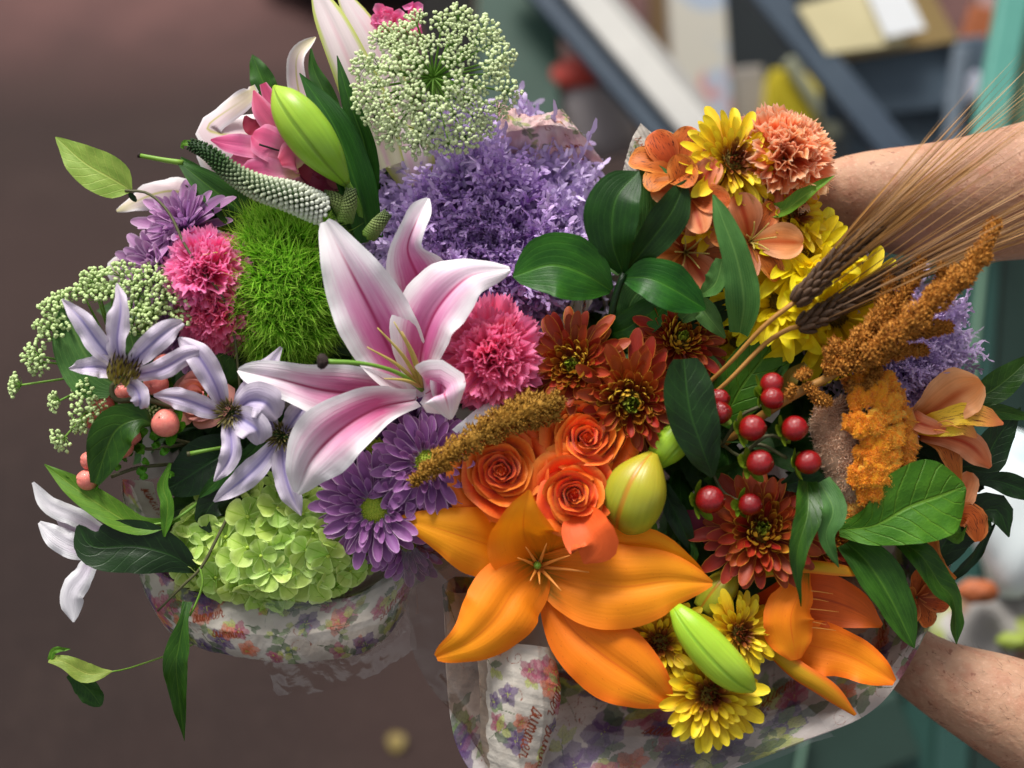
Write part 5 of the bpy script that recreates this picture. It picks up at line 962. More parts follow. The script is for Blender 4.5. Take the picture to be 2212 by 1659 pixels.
sprig('red_berry_sprig', 'branch of glossy red hypericum berries with green collars in the right bouquet', (1640, 960, 60),
    [(1667,830,85,26,(.2,.6,.6)),(1668,860,100,26,(.2,-.3,.9)),(1553,862,60,24,(.3,.3,.8)),(1556,892,95,26,(-.1,.3,.9)),(1625,925,110,30,(.4,.2,.8)),(1716,926,100,29,(.5,.3,.8)),(1641,1000,110,30,(.3,.1,.9)),(1745,999,95,28,(.7,0,.6)),(1533,1080,80,32,(.6,.1,.8)),(1620,1090,80,26,(.5,.1,.9))],
    m_berry, m_sep, [[(1560,960,0),(1600,985,40),(1630,960,70),(1660,940,80),(1700,950,70)],[(1560,960,0),(1600,900,50),(1650,875,70)],[(1600,985,40),(1640,960,60),(1700,990,60)],[(1530,1000,-20),(1560,1060,20),(1600,1085,50)],[(1560,960,0),(1545,930,40),(1552,900,70)]])
sprig('coral_berry_sprig', 'branch of coral pink hypericum berries under the clematis at the left', (320, 880, 10),
    [(355,790,10,26,(.1,.5,.8)),(337,828,20,29,(.1,-.2,.9)),(358,915,55,32,(0,.4,.8)),(280,940,25,27,(-.3,.3,.8)),(262,965,35,28,(.2,-.2,.9)),(196,995,30,22,(-.6,.2,.7)),(190,1036,30,24,(-.6,.1,.7)),(222,875,0,26,(-.4,.3,.8)),(270,850,0,24,(-.2,.5,.8)),(205,905,-5,24,(-.5,.2,.8))],
    m_coral, m_sepd, [[(420,960,-40),(380,950,-10),(350,940,10)],[(400,1000,-50),(300,1010,0),(240,1030,10)],[(400,960,-40),(320,970,0),(290,960,10)]], sepL=.9)
t = Thing('small_leaf_cluster', 'tiny bright round leaves clustered beneath the coral berries', 'leaf', (300, 1000, 20))
r = random.Random(9)
for i in range(22):
    x, y = 300+r.uniform(-75, 75), 975+r.uniform(-55, 60); a = r.random()*6.28; L = r.uniform(16, 26)
    LV(t, [(x,y,r.uniform(5,30)),(x+L*.5*math.cos(a),y+L*.5*math.sin(a),35),(x+L*math.cos(a),y+L*math.sin(a),25)], L*.4, m_sepd, 'ell', nu=8, nv=5)
t = Thing('cut_stem', 'short cut green stem poking out below the middle clematis', 'stem', (430, 975, 40))
base_rod(t, 'stem', [(490,965,30),(450,972,45),(410,980,50)], [4,4,5], m_gstem, 8); base_rod(t, 'cut_end', [(411,980,50),(404,981,51)], [5.5,5.5], m_stem, 4)
t = Thing('crossing_leaf', 'long narrow leaf crossing between the clematis petals and the hydrangea', 'leaf', (500, 1020, 20))
LV(t, [(585,925,10),(540,980,30),(490,1020,30),(430,1075,20)], [(0,10),(.4,17),(.8,14),(1,2)], m_leaf)
LV(t, [(520,960,-20),(450,1000,0),(390,1040,0),(350,1060,0)], [(0,30),(.4,60),(.8,36),(1,4)], m_leafd)
LV(t, [(520,1100,-20),(470,1080,0),(440,1120,0),(455,1150,0)], [(0,20),(.4,36),(1,4)], m_leafd)
LV(t, [(520,870,-30),(490,830,-5),(480,790,0),(470,765,0)], [(0,20),(.4,34),(.8,30),(1,6)], m_leaf)
LV(t, [(760,900,-40),(770,820,-30),(760,720,-30)], [(0,6),(.5,9),(1,2)], m_leafl)
# ================================================================ wrapping paper and film
m_paper = None
def paper_mat(name, c, c2, rough=.6, tr=.25):
    g = NG(name); tc = g.n('ShaderNodeTexCoord'); v = tc.outputs['Object']
    n1 = g.noise(v, 25, 4); n2 = g.noise(v, 90, 5, .6); col = g.mix(g.ss(n1, .3, .7), hx(c), hx(c2))
    # washed-out watercolour blotches printed on the sheet
    n3 = g.noise(v, 26, 2, .5, .6); n4 = g.noise(v, 19, 2, .5, .4); n5 = g.noise(v, 33, 2, .5)
    col = g.mix(g.math('MULTIPLY', g.ss(n3, .62, .66), .2), col, hx('#8a8c5c')); col = g.mix(g.math('MULTIPLY', g.ss(n4, .64, .68), .2), col, hx('#a86c7c')); col = g.mix(g.math('MULTIPLY', g.ss(n5, .68, .70), .2), col, hx('#6c5c7c'))
    return g.surf(col, rough, tr, g.math('ADD', n2, g.math('MULTIPLY', n1, 1.5)), .5, .003, .3)
m_paper = paper_mat('floral_paper', '#d4cfca', '#bdb6b2')
m_paperin = paper_mat('shaded_floral_paper', '#bfb4b4', '#a89c9e')
def film_mat(name, tint=(1, 1, 1, 1), base=.10):
    g = NG(name); tc = g.n('ShaderNodeTexCoord'); n1 = g.noise(tc.outputs['Object'], 30, 3, .6, .8)
    b = g.n('ShaderNodeBump', {'Strength': .25, 'Distance': .004, 'Height': n1}); gl = g.n('ShaderNodeBsdfGlossy', {'Roughness': .10, 'Color': (1, 1, 1, 1)}); g.t.links.new(b.outputs[0], gl.inputs['Normal'])
    tp = g.n('ShaderNodeBsdfTransparent', {'Color': tint}); lw = g.n('ShaderNodeLayerWeight', {'Blend': .25}); g.t.links.new(b.outputs[0], lw.inputs['Normal'])
    f = g.math('MULTIPLY_ADD', lw.outputs['Facing'], .30, base*.55, clamp=True); mx = g.n('ShaderNodeMixShader', {0: f}); g.t.links.new(tp.outputs[0], mx.inputs[1]); g.t.links.new(gl.outputs[0], mx.inputs[2]); return g.out(mx.outputs[0])
m_film = film_mat('clear_film', (.93, .91, .90, 1)); m_film2 = film_mat('dull_film', (.70, .63, .58, 1), .08)
def uspline(R, nv):
    m = len(R); A = np.concatenate([2*R[:1]-R[1:2], R, 2*R[-1:]-R[-2:-1]]); t = np.linspace(0, m-1-1e-6, nv); i = t.astype(int); f = (t-i)[:, None, None]
    p0, p1, p2, p3 = A[i], A[i+1], A[i+2], A[i+3]; return .78*(p1+(p2-p1)*f)+.22*.5*(2*p1+(p2-p0)*f+(2*p0-5*p1+4*p2-p3)*f*f+(3*p1-p0-3*p2+p3)*f**3)
def loft(rows, nu=60, nv=30, wob=0, seed=0):
    g = np.random.default_rng(seed); R = np.stack([pts(r, nu) for r in rows])      # rows x nu x 3
    G = uspline(R, nv)                       # nv x nu x 3
    if wob:
        Nn = nrm(np.cross(np.gradient(G, axis=0), np.gradient(G, axis=1))); a, b = np.meshgrid(np.linspace(0, 1, nv), np.linspace(0, 1, nu), indexing='ij'); w = 0
        for _ in range(10):
            fx, fy, p = g.uniform(1, 7), g.uniform(6, 34), g.random()*6.28; tr_ = (fx*a*2+fy*b+p)/3.14; w = w+2*np.abs(tr_-np.floor(tr_)-.5)/(1+fy*.05)*(.3+.7*(np.sin(fx*b*3+p*3+a*4) > -.2))
        q = G[::4, ::4].reshape(-1, 3)*24+seed; tb = np.array([noise.turbulence(Vector(v), 2, True) for v in q]).reshape(G[::4, ::4].shape[:2]); iy, ix = np.mgrid[0:nv, 0:nu]/4.; y0, x0 = np.minimum(iy.astype(int), tb.shape[0]-2), np.minimum(ix.astype(int), tb.shape[1]-2); fy, fx = np.clip(iy-y0, 0, 1), np.clip(ix-x0, 0, 1)
        w = w*.8+(tb[y0, x0]*(1-fy)*(1-fx)+tb[y0+1, x0]*fy*(1-fx)+tb[y0, x0+1]*(1-fy)*fx+tb[y0+1, x0+1]*fy*fx)*3.0
        G = G+Nn*((w-w.mean())*wob*SC)[..., None]
    i, j = np.meshgrid(np.arange(nv-1), np.arange(nu-1), indexing='ij'); a = (i*nu+j).ravel(); F = np.stack([a, a+1, a+nu+1, a+nu], 1)
    UV = np.stack([np.tile(np.linspace(0, 1, nu), nv), np.repeat(np.linspace(0, 1, nv), nu)], 1); return (G.reshape(-1, 3), F, UV), G
# cursive word "summer" as connected pen strokes (x right, y up, unit x-height)
_w = {'s': [(0,0),(.2,.55),(.38,1.05),(.5,.6),(.42,.12),(.2,0),(.06,.14),(.3,-.02),(.6,.2)], 'u': [(0,.2),(.12,.95),(.12,.35),(.22,.02),(.42,.12),(.56,.95),(.56,.3),(.66,0),(.85,.2)],
 'm': [(0,.2),(.08,.9),(.1,.05),(.12,.6),(.25,.98),(.36,.75),(.36,.05),(.4,.6),(.52,.98),(.64,.75),(.64,.2),(.74,0),(.92,.2)], 'e': [(0,.2),(.3,.45),(.38,.8),(.25,1),(.08,.75),(.08,.25),(.25,0),(.5,.15),(.6,.25)],
 'r': [(0,.25),(.15,1.05),(.25,.9),(.42,.92),(.42,.3),(.5,.02),(.75,.2)]}
def word_strokes(word='summer'):
    x, out = 0, []
    for ch in word:
        out += [(x+a, b) for a, b in _w[ch]]; x += _w[ch][-1][0]
    return spline(np.array([(a+.25*b, b, 0.0) for a, b in out]), len(out)*16)[:, :2], x
INK = [hx(c)[:3] for c in ('#6c8848', '#3c5830', '#a04460', '#54386a', '#c06848', '#a8b050', '#8c3c1c')]
def print_on(me, G, n, seed, size=(22, 46), words=8, wang=.2, wsize=16, paper='#d0c9be', paper2='#b6ada2', area=(0, 1)):
    """floral print: leaves, blossoms, curls and the word, stored as the sheet's colour attribute"""
    g = np.random.default_rng(seed); nv, nu = G.shape[:2]; Q = 1.25      # canvas cells per unit
    su = np.r_[0, np.cumsum(np.median(np.linalg.norm(np.diff(G, axis=1), axis=2), axis=0))]/SC*Q; sv = np.r_[0, np.cumsum(np.median(np.linalg.norm(np.diff(G, axis=0), axis=2), axis=1))]/SC*Q
    Wc, Hc = int(su[-1])+2, int(sv[-1])+2
    lo = g.random((Hc//24+3, Wc//24+3)); yy, xx = np.mgrid[0:Hc, 0:Wc]; fy, fx = yy/24., xx/24.; i, j = fy.astype(int), fx.astype(int); fy, fx = fy-i, fx-j
    nz_ = lo[i, j]*(1-fx)*(1-fy)+lo[i, j+1]*fx*(1-fy)+lo[i+1, j]*(1-fx)*fy+lo[i+1, j+1]*fx*fy
    cv = np.array(hx(paper)[:3])*(1-nz_[..., None])+np.array(hx(paper2)[:3])*nz_[..., None]
    ya, yb = sv[int(area[0]*(nv-1))], sv[int(area[1]*(nv-1))]
    def box(cx, cy, r):
        x0, x1, y0, y1 = max(0, int(cx-r)), min(Wc, int(cx+r)+1), max(0, int(cy-r)), min(Hc, int(cy+r)+1); return x0, x1, y0, y1
    def leaf(cx, cy, L, w, a, col, vein=True, al=.72):
        x0, x1, y0, y1 = box(cx, cy, L+2)
        if x1 <= x0 or y1 <= y0: return
        Y, X = np.mgrid[y0:y1, x0:x1]; dx, dy = X-cx, Y-cy; t = (dx*math.cos(a)+dy*math.sin(a))/L; s = (-dx*math.sin(a)+dy*math.cos(a)); tt = np.clip(t, 0, 1)
        wd = w*np.sin(PI*tt)**.75*(1.2-.5*tt)*(1+.12*np.sin(tt*19)); e = np.clip((wd-np.abs(s))/1.2, 0, 1)*((t > 0) & (t < 1))
        c = np.array(col)*(.75+.6*nz_[y0:y1, x0:x1, None])+.16*np.clip(tt-.3, 0, 1)[..., None]
        edge = np.clip(1-(wd-np.abs(s))/2.5, 0, 1); c = c*(1-.35*edge[..., None])
        if vein: c = c*(1-.45*np.clip(1-np.abs(s)/1.0, 0, 1)[..., None]); c = c*(1-.25*(np.abs((t*6-np.abs(s)/w*1.1) % 1-.5) < .10))[..., None] if c.ndim == 2 else c*(1-.25*(np.abs((t*6-np.abs(s)/w*1.1) % 1-.5) < .10)[..., None])
        cv[y0:y1, x0:x1] = cv[y0:y1, x0:x1]*(1-al*e[..., None])+c*al*e[..., None]
    def stroke(P2, r, col, al=.9):
        for x, y in P2:
            x0, x1, y0, y1 = box(x, y, r+1)
            if x1 <= x0 or y1 <= y0: continue
            Y, X = np.mgrid[y0:y1, x0:x1]; e = np.clip(r+.5-np.hypot(X-x, Y-y), 0, 1)*al; cv[y0:y1, x0:x1] = cv[y0:y1, x0:x1]*(1-e[..., None])+np.array(col)*e[..., None]
    for k in range(n):
        cx, cy = g.random()*Wc, g.uniform(ya, yb); L = g.uniform(*size)*Q; ty = g.random(); a = g.random()*6.28; x = np.linspace(0, 1, 60)
        if ty < .42:
            stroke(np.stack([cx-x*L*1.2*math.cos(a)+x*x*9, cy-x*L*1.2*math.sin(a)], 1), .9, INK[1])
            for q in range(g.integers(2, 5)): leaf(cx-.25*q*L*math.cos(a), cy-.25*q*L*math.sin(a), L*g.uniform(.6, 1), L*.24, a+(q % 2*2-1)*.8*(q > 0), INK[int(g.choice([0, 1, 5]))])
        elif ty < .76:
            c_ = INK[int(g.choice([2, 3, 4, 2, 3]))]
            for q in range(5): leaf(cx, cy, L*g.uniform(.6, .85), L*.30, a+q*1.2566+g.uniform(-.15, .15), c_)
            for q in range(9): r_ = L*.2*g.random(); b = g.random()*6.28; stroke([(cx+r_*math.cos(b), cy+r_*math.sin(b))], 1.4, INK[5])
        else:
            rr = L*.42*(1-x*.75); stroke(np.stack([cx+rr*np.cos(x*9+a)+x*L*1.1*math.cos(a), cy+rr*np.sin(x*9+a)+x*L*1.1*math.sin(a)], 1), .9, INK[6])
    ws, wl = word_strokes()
    for k in range(words):
        cx, cy = (k+g.random())*Wc/words, g.uniform(ya+8, yb-8); a = wang+g.uniform(-.3, .3); s = wsize*Q*g.uniform(.85, 1.3); q = (ws-np.array([wl/2, .5]))*s
        c, s_ = math.cos(a), math.sin(a); stroke(np.stack([cx+q[:, 0]*c-q[:, 1]*s_, cy-q[:, 0]*s_-q[:, 1]*c], 1), 1.25*wsize/17, INK[6])
    C = cv[np.clip(sv.astype(int), 0, Hc-1)][:, np.clip(su.astype(int), 0, Wc-1)].reshape(-1, 3)
    at = me.color_attributes.new('print', 'FLOAT_COLOR', 'POINT'); at.data.foreach_set('color', np.c_[np.clip(C, 0, 1), np.ones(len(C))].astype(np.float32).ravel())
g = NG('printed_floral_paper'); at = g.n('ShaderNodeAttribute', attribute_name='print'); tc = g.n('ShaderNodeTexCoord'); v = tc.outputs['Object']
m_print = g.surf(at.outputs['Color'], .55, .22, g.math('ADD', g.noise(v, 70, 4, .6), g.math('MULTIPLY', g.noise(v, 22, 2, .5, 1.2), 1.6)), .45, .003, .3)
t = Thing('left_wrapping_paper', 'white floral printed paper with rust lettering wrapped under the hydrangea', 'wrapping paper', (600, 1340, -60))
(vf, G) = loft([[(300,1080,-190),(400,1230,-190),(520,1270,-190),(650,1280,-190),(780,1260,-190),(880,1150,-190)],
    [(262,1040,-70),(300,1200,-60),(400,1268,-55),(520,1300,-50),(640,1310,-50),(750,1296,-50),(830,1262,-55),(905,1215,-60)],
    [(268,1090,-60),(320,1290,-35),(420,1345,-25),(530,1368,-20),(640,1372,-20),(750,1352,-22),(830,1322,-30),(890,1270,-50)],
    [(285,1180,-80),(348,1345,-55),(430,1398,-50),(540,1424,-48),(650,1432,-48),(750,1418,-50),(820,1390,-56),(870,1330,-70)],
    [(420,1150,-330),(470,1290,-330),(560,1345,-330),(650,1360,-330),(750,1350,-330),(820,1310,-330),(880,1230,-330)],
    [(1150,960,-640),(1160,1010,-640),(1180,1040,-640),(1210,1050,-640),(1240,1050,-640),(1270,1030,-640),(1290,990,-640)]], 420, 190, 2.0, 1)
print_on(t.part('paper_sheet', MB().add(vf), m_print).data, G, 200, 4, (18, 46), 9, .2, 15, area=(.17, .68))
base = [(262,1030,-100),(250,1100,-95),(300,1240,-90),(330,1290,-88)]
vf, G = loft([[(330,1040,-100),(350,1120,-100),(380,1200,-100)],[(262,1035,-70),(275,1120,-70),(300,1200,-70)],[(285,1050,-60),(330,1150,-50),(380,1240,-50)]], 70, 60, 2, 2)
print_on(t.part('folded_corner', MB().add(vf), m_print).data, G, 14, 6, (20, 44), 3, .6, 14)
# back of the left cone, hidden by the flowers from in front
vf, G = loft([[(300,1040,-110),(330,800,-160),(400,560,-170),(560,400,-180),(800,260,-190),(1050,260,-190),(1230,380,-150),(1260,520,-130)],
    [(500,1000,-420),(450,800,-440),(500,600,-440),(650,480,-440),(850,400,-440),(1050,430,-440),(1150,520,-440),(1180,640,-430)],[(1150,960,-640),(1130,930,-640),(1140,900,-640),(1160,870,-640),(1200,860,-640),(1240,870,-640),(1270,900,-640),(1290,960,-640)]], 80, 24, 3, 3)
t.part('paper_back', MB().add(vf), m_paper)
t = Thing('pink_paper_corner', 'crumpled pink flecked paper corner sticking up between the lace flower and the purple kale', 'wrapping paper', (1190, 290, -90))
vf, G = loft([[(1070,215,-110),(1110,235,-95),(1150,250,-90),(1215,235,-90)],[(1080,290,-100),(1130,280,-70),(1190,270,-70),(1255,285,-90)],[(1100,360,-150),(1160,350,-150),(1240,345,-150),(1305,350,-150)]], 90, 80, 5, 4)
print_on(t.part('paper_sheet', MB().add(vf), m_print).data, G, 20, 9, (14, 30), 3, .3, 12, '#e0ccca', '#cc9a98')
t = Thing('white_paper_corner', 'grey white floral paper corners standing left of the bronze alstroemeria', 'wrapping paper', (1390, 320, -60))
vf, G = loft([[(1345,370,-80),(1362,310,-70),(1384,266,-60)],[(1370,380,-70),(1390,330,-55),(1412,290,-50)],[(1400,390,-90),(1430,340,-80),(1448,300,-70)]], 50, 40, 3, 5); print_on(t.part('paper_sheet', MB().add(vf), m_print).data, G, 16, 3, (10, 22), 1, .8, 12)
vf, G = loft([[(1400,350,-60),(1420,310,-50),(1442,282,-45)],[(1430,370,-50),(1455,320,-40),(1478,296,-40)]], 50, 40, 3, 6); print_on(t.part('paper_sheet', MB().add(vf), m_print).data, G, 12, 5, (10, 22), 2, .8, 12)
vf, G = loft([[(1265,540,-90),(1270,480,-85),(1278,425,-85)],[(1300,545,-80),(1302,480,-75),(1300,430,-80)]], 50, 40, 2, 7); print_on(t.part('paper_sheet', MB().add(vf), m_print).data, G, 6, 5, (10, 18), 2, .8, 12)
vf, G = loft([[(1200,700,-70),(1230,660,-60),(1262,600,-60)],[(1200,780,-90),(1240,720,-80),(1280,650,-80)]], 50, 40, 2, 8); print_on(t.part('paper_sheet', MB().add(vf), m_print).data, G, 6, 8, (10, 18), 2, .8, 12)
t = Thing('white_paper_scrap', 'bright white paper scrap with a dark mark between the pink lily tip and the amaranth', 'paper', (1030, 910, 60))
vf, G = loft([[(975,928,50),(1010,900,60),(1040,876,66),(1075,866,60)],[(1000,945,60),(1025,925,75),(1055,900,80),(1080,880,70)]], 18, 10, 2, 9); t.part('paper_sheet', MB().add(vf), plain_mat('white_paper', '#e8e8ec', '#f0f0f2', 20, .4))
P(t, [(1022,930,84),(1040,912,86),(1050,900,86)], [(0,2),(.5,4),(1,2)], plain_mat('navy_mark', '#1c2440'), nu=6, nv=3, name='printed_mark')

t = Thing('right_wrapping_paper', 'wide floral printed paper sleeve flaring under the right bouquet', 'wrapping paper', (1500, 1560, -60))
vf, G = loft([[(1090,1250,-210),(1180,1400,-210),(1300,1450,-210),(1450,1480,-210),(1620,1450,-210),(1780,1380,-210),(1880,1280,-210),(1950,1150,-210)],
    [(985,1245,-110),(1060,1420,-110),(1200,1520,-110),(1380,1580,-110),(1560,1570,-110),(1740,1510,-110),(1880,1410,-110),(1990,1260,-110)],
    [(960,1260,-40),(1020,1540,-30),(1160,1650,-25),(1350,1670,-20),(1560,1640,-20),(1740,1575,-25),(1900,1470,-30),(2040,1270,-40)],
    [(955,1270,-20),(990,1620,0),(1150,1740,5),(1350,1730,5),(1560,1668,0),(1740,1600,-5),(1870,1546,-10),(1950,1460,-15),(2052,1262,-25)],
    [(1010,1280,-60),(1060,1600,-50),(1180,1700,-50),(1360,1705,-50),(1550,1652,-50),(1740,1584,-50),(1860,1530,-50),(1938,1450,-50),(2040,1262,-60)],
    [(1500,1100,-640),(1520,1150,-640),(1560,1170,-640),(1600,1170,-640),(1630,1150,-640),(1660,1120,-640),(1680,1080,-640)]], 700, 240, 2.2, 11)
print_on(t.part('paper_sheet', MB().add(vf), m_print).data, G, 190, 14, (34, 90), 14, .2, 22, '#d0c8c4', '#b4aca8', area=(.0, .70))
vf, G = loft([[(2040,1270,-60),(2080,1100,-110),(2010,900,-160),(1900,700,-170),(1720,520,-170),(1520,380,-150),(1400,440,-150),(1300,640,-150)],[(1800,1150,-420),(1840,1000,-440),(1820,850,-440),(1720,700,-440),(1600,620,-440),(1480,640,-440),(1400,760,-440),(1360,880,-430)],[(1680,1080,-640),(1690,1040,-640),(1680,1000,-640),(1650,980,-640),(1600,970,-640),(1550,990,-640),(1520,1030,-640),(1500,1090,-640)]], 80, 24, 3, 12)
t.part('paper_back', MB().add(vf), m_paper)
t = Thing('paper_roll_fold', 'rolled upright fold of floral paper lettered in rust script below the orange lily', 'wrapping paper', (1135, 1540, 40))
vf, G = loft([[(1190,1400,-50),(1205,1490,-50),(1190,1570,-50),(1150,1680,-40)],[(1195,1400,0),(1212,1490,15),(1200,1570,15),(1160,1680,10)],[(1160,1395,40),(1172,1500,60),(1172,1580,55),(1150,1700,40)],[(1105,1390,50),(1112,1500,75),(1118,1600,75),(1125,1720,60)],[(1062,1395,20),(1065,1500,45),(1072,1600,50),(1085,1720,40)],[(1030,1400,-20),(1035,1500,-5),(1040,1600,0),(1060,1720,0)]], 150, 170, 2, 13)
print_on(t.part('paper_sheet', MB().add(vf), m_print).data, G, 36, 23, (26, 56), 3, -.4, 24)
def film(name, label, rows, seed, wob=9, nu=26, nv=14, mat=None):
    th = Thing(name, label, 'plastic film', rows[0][0]); vf, G = loft(rows, nu, nv); r_ = np.random.default_rng(seed)
    V = vf[0]+r_.normal(size=vf[0].shape)*np.array([2.0, 2.0, wob])*SC; F = []
    for a, b, c, d in vf[1].tolist(): F += [(a, b, c), (a, c, d)] if r_.random() < .5 else [(a, b, d), (b, c, d)]
    th.part('film_sheet', MB().add((V, F, vf[2])), mat or m_film, smooth=True); return th
film('clear_film', 'clear crinkled film stretching left of the orange lily between the two bouquets', [[(865,1120,20),(872,1250,25),(885,1380,20),(905,1440,15),(925,1478,10),(1000,1570,0),(1080,1700,0)],[(930,1150,10),(955,1280,30),(985,1400,30),(1000,1500,30),(1020,1580,20),(1070,1680,10)],[(1000,1200,-20),(1030,1320,0),(1060,1420,10),(1080,1520,20),(1100,1600,20),(1120,1700,20)]], 1, 3.5, 30, 9, m_film2)
film('clear_film', 'clear shiny film folded over the printed paper of the left bouquet', [[(560,1290,-20),(660,1300,-10),(780,1280,-10),(905,1190,-10)],[(600,1360,5),(700,1372,10),(800,1340,10),(900,1260,0)],[(680,1440,-35),(760,1430,-35),(830,1400,-35),(905,1340,-30)]], 2, 3, 18, 8)
film('clear_film', 'clear film sagging under the left paper band above the dark floor', [[(560,1410,-60),(680,1420,-60),(800,1380,-60),(880,1300,-50)],[(600,1500,-90),(720,1490,-90),(820,1450,-80),(900,1400,-60)]], 5, 1.5, 30, 8)
film('clear_film', 'clear film edge lining the outside of the right paper sleeve', [[(1180,1560,20),(1350,1590,25),(1560,1580,20),(1740,1520,15)],[(1200,1690,30),(1380,1700,30),(1560,1680,20),(1800,1590,10)]], 3, 2, 14, 5)

# ================================================================ the person holding both bouquets
def skin_mat():
    g = NG('skin'); tc = g.n('ShaderNodeTexCoord'); v = tc.outputs['Object']; n1 = g.noise(v, 14, 4); n2 = g.noise(v, 260, 4, .7); n3 = g.noise(v, 70, 3)
    n4 = g.noise(v, 34, 2, .5, 1.5)
    col = g.mix(g.ss(n1, .3, .7), hx('#bc9478'), hx('#a67c64')); col = g.mix(g.math('MULTIPLY', g.ss(n3, .45, .7), .5), col, hx('#a86e56')); col = g.mix(g.math('MULTIPLY', g.ss(n2, .52, .68), .28), col, hx('#e0b49c')); col = g.mix(g.math('MULTIPLY', g.ss(g.noise(v, 150, 2), .66, .72), .6), col, hx('#7c4838'))
    return g.surf(col, .6, 0, g.math('ADD', g.math('MULTIPLY', n2, .9), g.math('ADD', g.math('MULTIPLY', n3, 1.0), g.math('MULTIPLY', n4, 2.2))), .36, .002, .3, sss=.08)
m_skin = skin_mat()
m_arm_hair = plain_mat('arm_hair', '#3a2418', '#54382a', 20, .6)
person = Thing('person', 'bare forearms of a person reaching in from the right holding both bouquets', 'person', (2300, 900, -150))
def skel(name, chains, mat, parent, sub=2):
    """chains: lists of ((x,y,z), radius) in photograph units; first vertex of a later chain may reuse an earlier point"""
    V, E, R, idx = [], [], [], {}
    for ch in chains:
        prev = None
        for p, r in ch:
            key = tuple(p)
            if key not in idx: idx[key] = len(V); V.append(person.inv @ W(*p)); R.append(r*SC if not isinstance(r, tuple) else (r[0]*SC, r[1]*SC))
            if prev is not None and prev != idx[key]: E.append((prev, idx[key]))
            prev = idx[key]
    me = bpy.data.meshes.new(name); me.from_pydata(V, E, []); me.materials.append(mat); o = person.put(name, me, None, parent)
    sk = o.modifiers.new('skin', 'SKIN'); sk.use_smooth_shade = True; lay = me.skin_vertices[0] if me.skin_vertices else None
    if lay is None:
        bpy.context.view_layer.objects.active = o
        with bpy.context.temp_override(object=o, active_object=o): bpy.ops.mesh.customdata_skin_add()
        lay = me.skin_vertices[0]
    for i, r in enumerate(R): lay.data[i].radius = r if isinstance(r, tuple) else (r, r)
    lay.data[0].use_root = True
    sb = o.modifiers.new('smooth', 'SUBSURF'); sb.levels = sub; sb.render_levels = sub; return o
def px_of_world(x, y, z):
    b = M.inverted() @ Vector((x, y, z)); zz = b.z/SC; k = (DD-zz)/DD; return (b.x/k/SC+1106, 829.5-b.y/k/SC, zz)
A = px_of_world
pelv, chest, neck, head, top = A(1.0,.02,.98), A(1.0,.0,1.32), A(.97,0,1.50), A(.93,0,1.62), A(.93,0,1.72)
shU, elU = A(.98,.20,1.42), (2900,300,-60); wrU = (1830,425,-190); pmU = (1640,520,-260)
shL, elL = A(.98,-.22,1.40), (2750,1790,60); wrL = (2020,1465,-150); pmL = (1830,1330,-260)
ch = [[(pelv,330),(A(1.0,.0,1.15),320),(chest,380),(neck,150),(head,220),(top,160)],
  [(chest,380),(shU,200),(A(1.0,.28,1.22),150),(elU,150),((2550,350,-90),190),((2250,408,-130),(176,158)),((2020,446,-165),(158,130)),(wrU,(134,92)),(pmU,(100,55))],
  [(chest,380),(shL,200),(A(.96,-.30,1.18),150),(elL,150),((2450,1660,-20),165),((2230,1560,-90),(150,134)),((2110,1500,-125),(130,110)),(wrL,(108,80)),(pmL,(94,52))],
  [(pelv,330),(A(1.0,.12,.85),240),(A(.99,.14,.5),160),(A(1.02,.14,.08),110),(A(.85,.15,.05),90)],[(pelv,330),(A(1.0,-.12,.85),240),(A(.99,-.14,.5),160),(A(1.02,-.14,.08),110),(A(.85,-.15,.05),90)]]
for s, pm, dy in ((1, pmU, 1), (-1, pmL, 1)):      # five fingers curling round the stems
    bx, by, bz = pm
    for k, (oy, L) in enumerate([(-62,1.0),(-22,1.12),(20,1.05),(58,.86)]):
        ch.append([(pm,60),((bx-60,by+oy,bz-20),26),((bx-120*L,by+oy*1.1,bz-70),24),((bx-130*L,by+oy*1.1,bz-140),22),((bx-80*L,by+oy,bz-180),19)])
    ch.append([(pm,60),((bx-10,by-90,bz+10),28),((bx-70,by-130,bz-10),26),((bx-130,by-110,bz-30),22)])
skel('body', ch, m_skin, None)
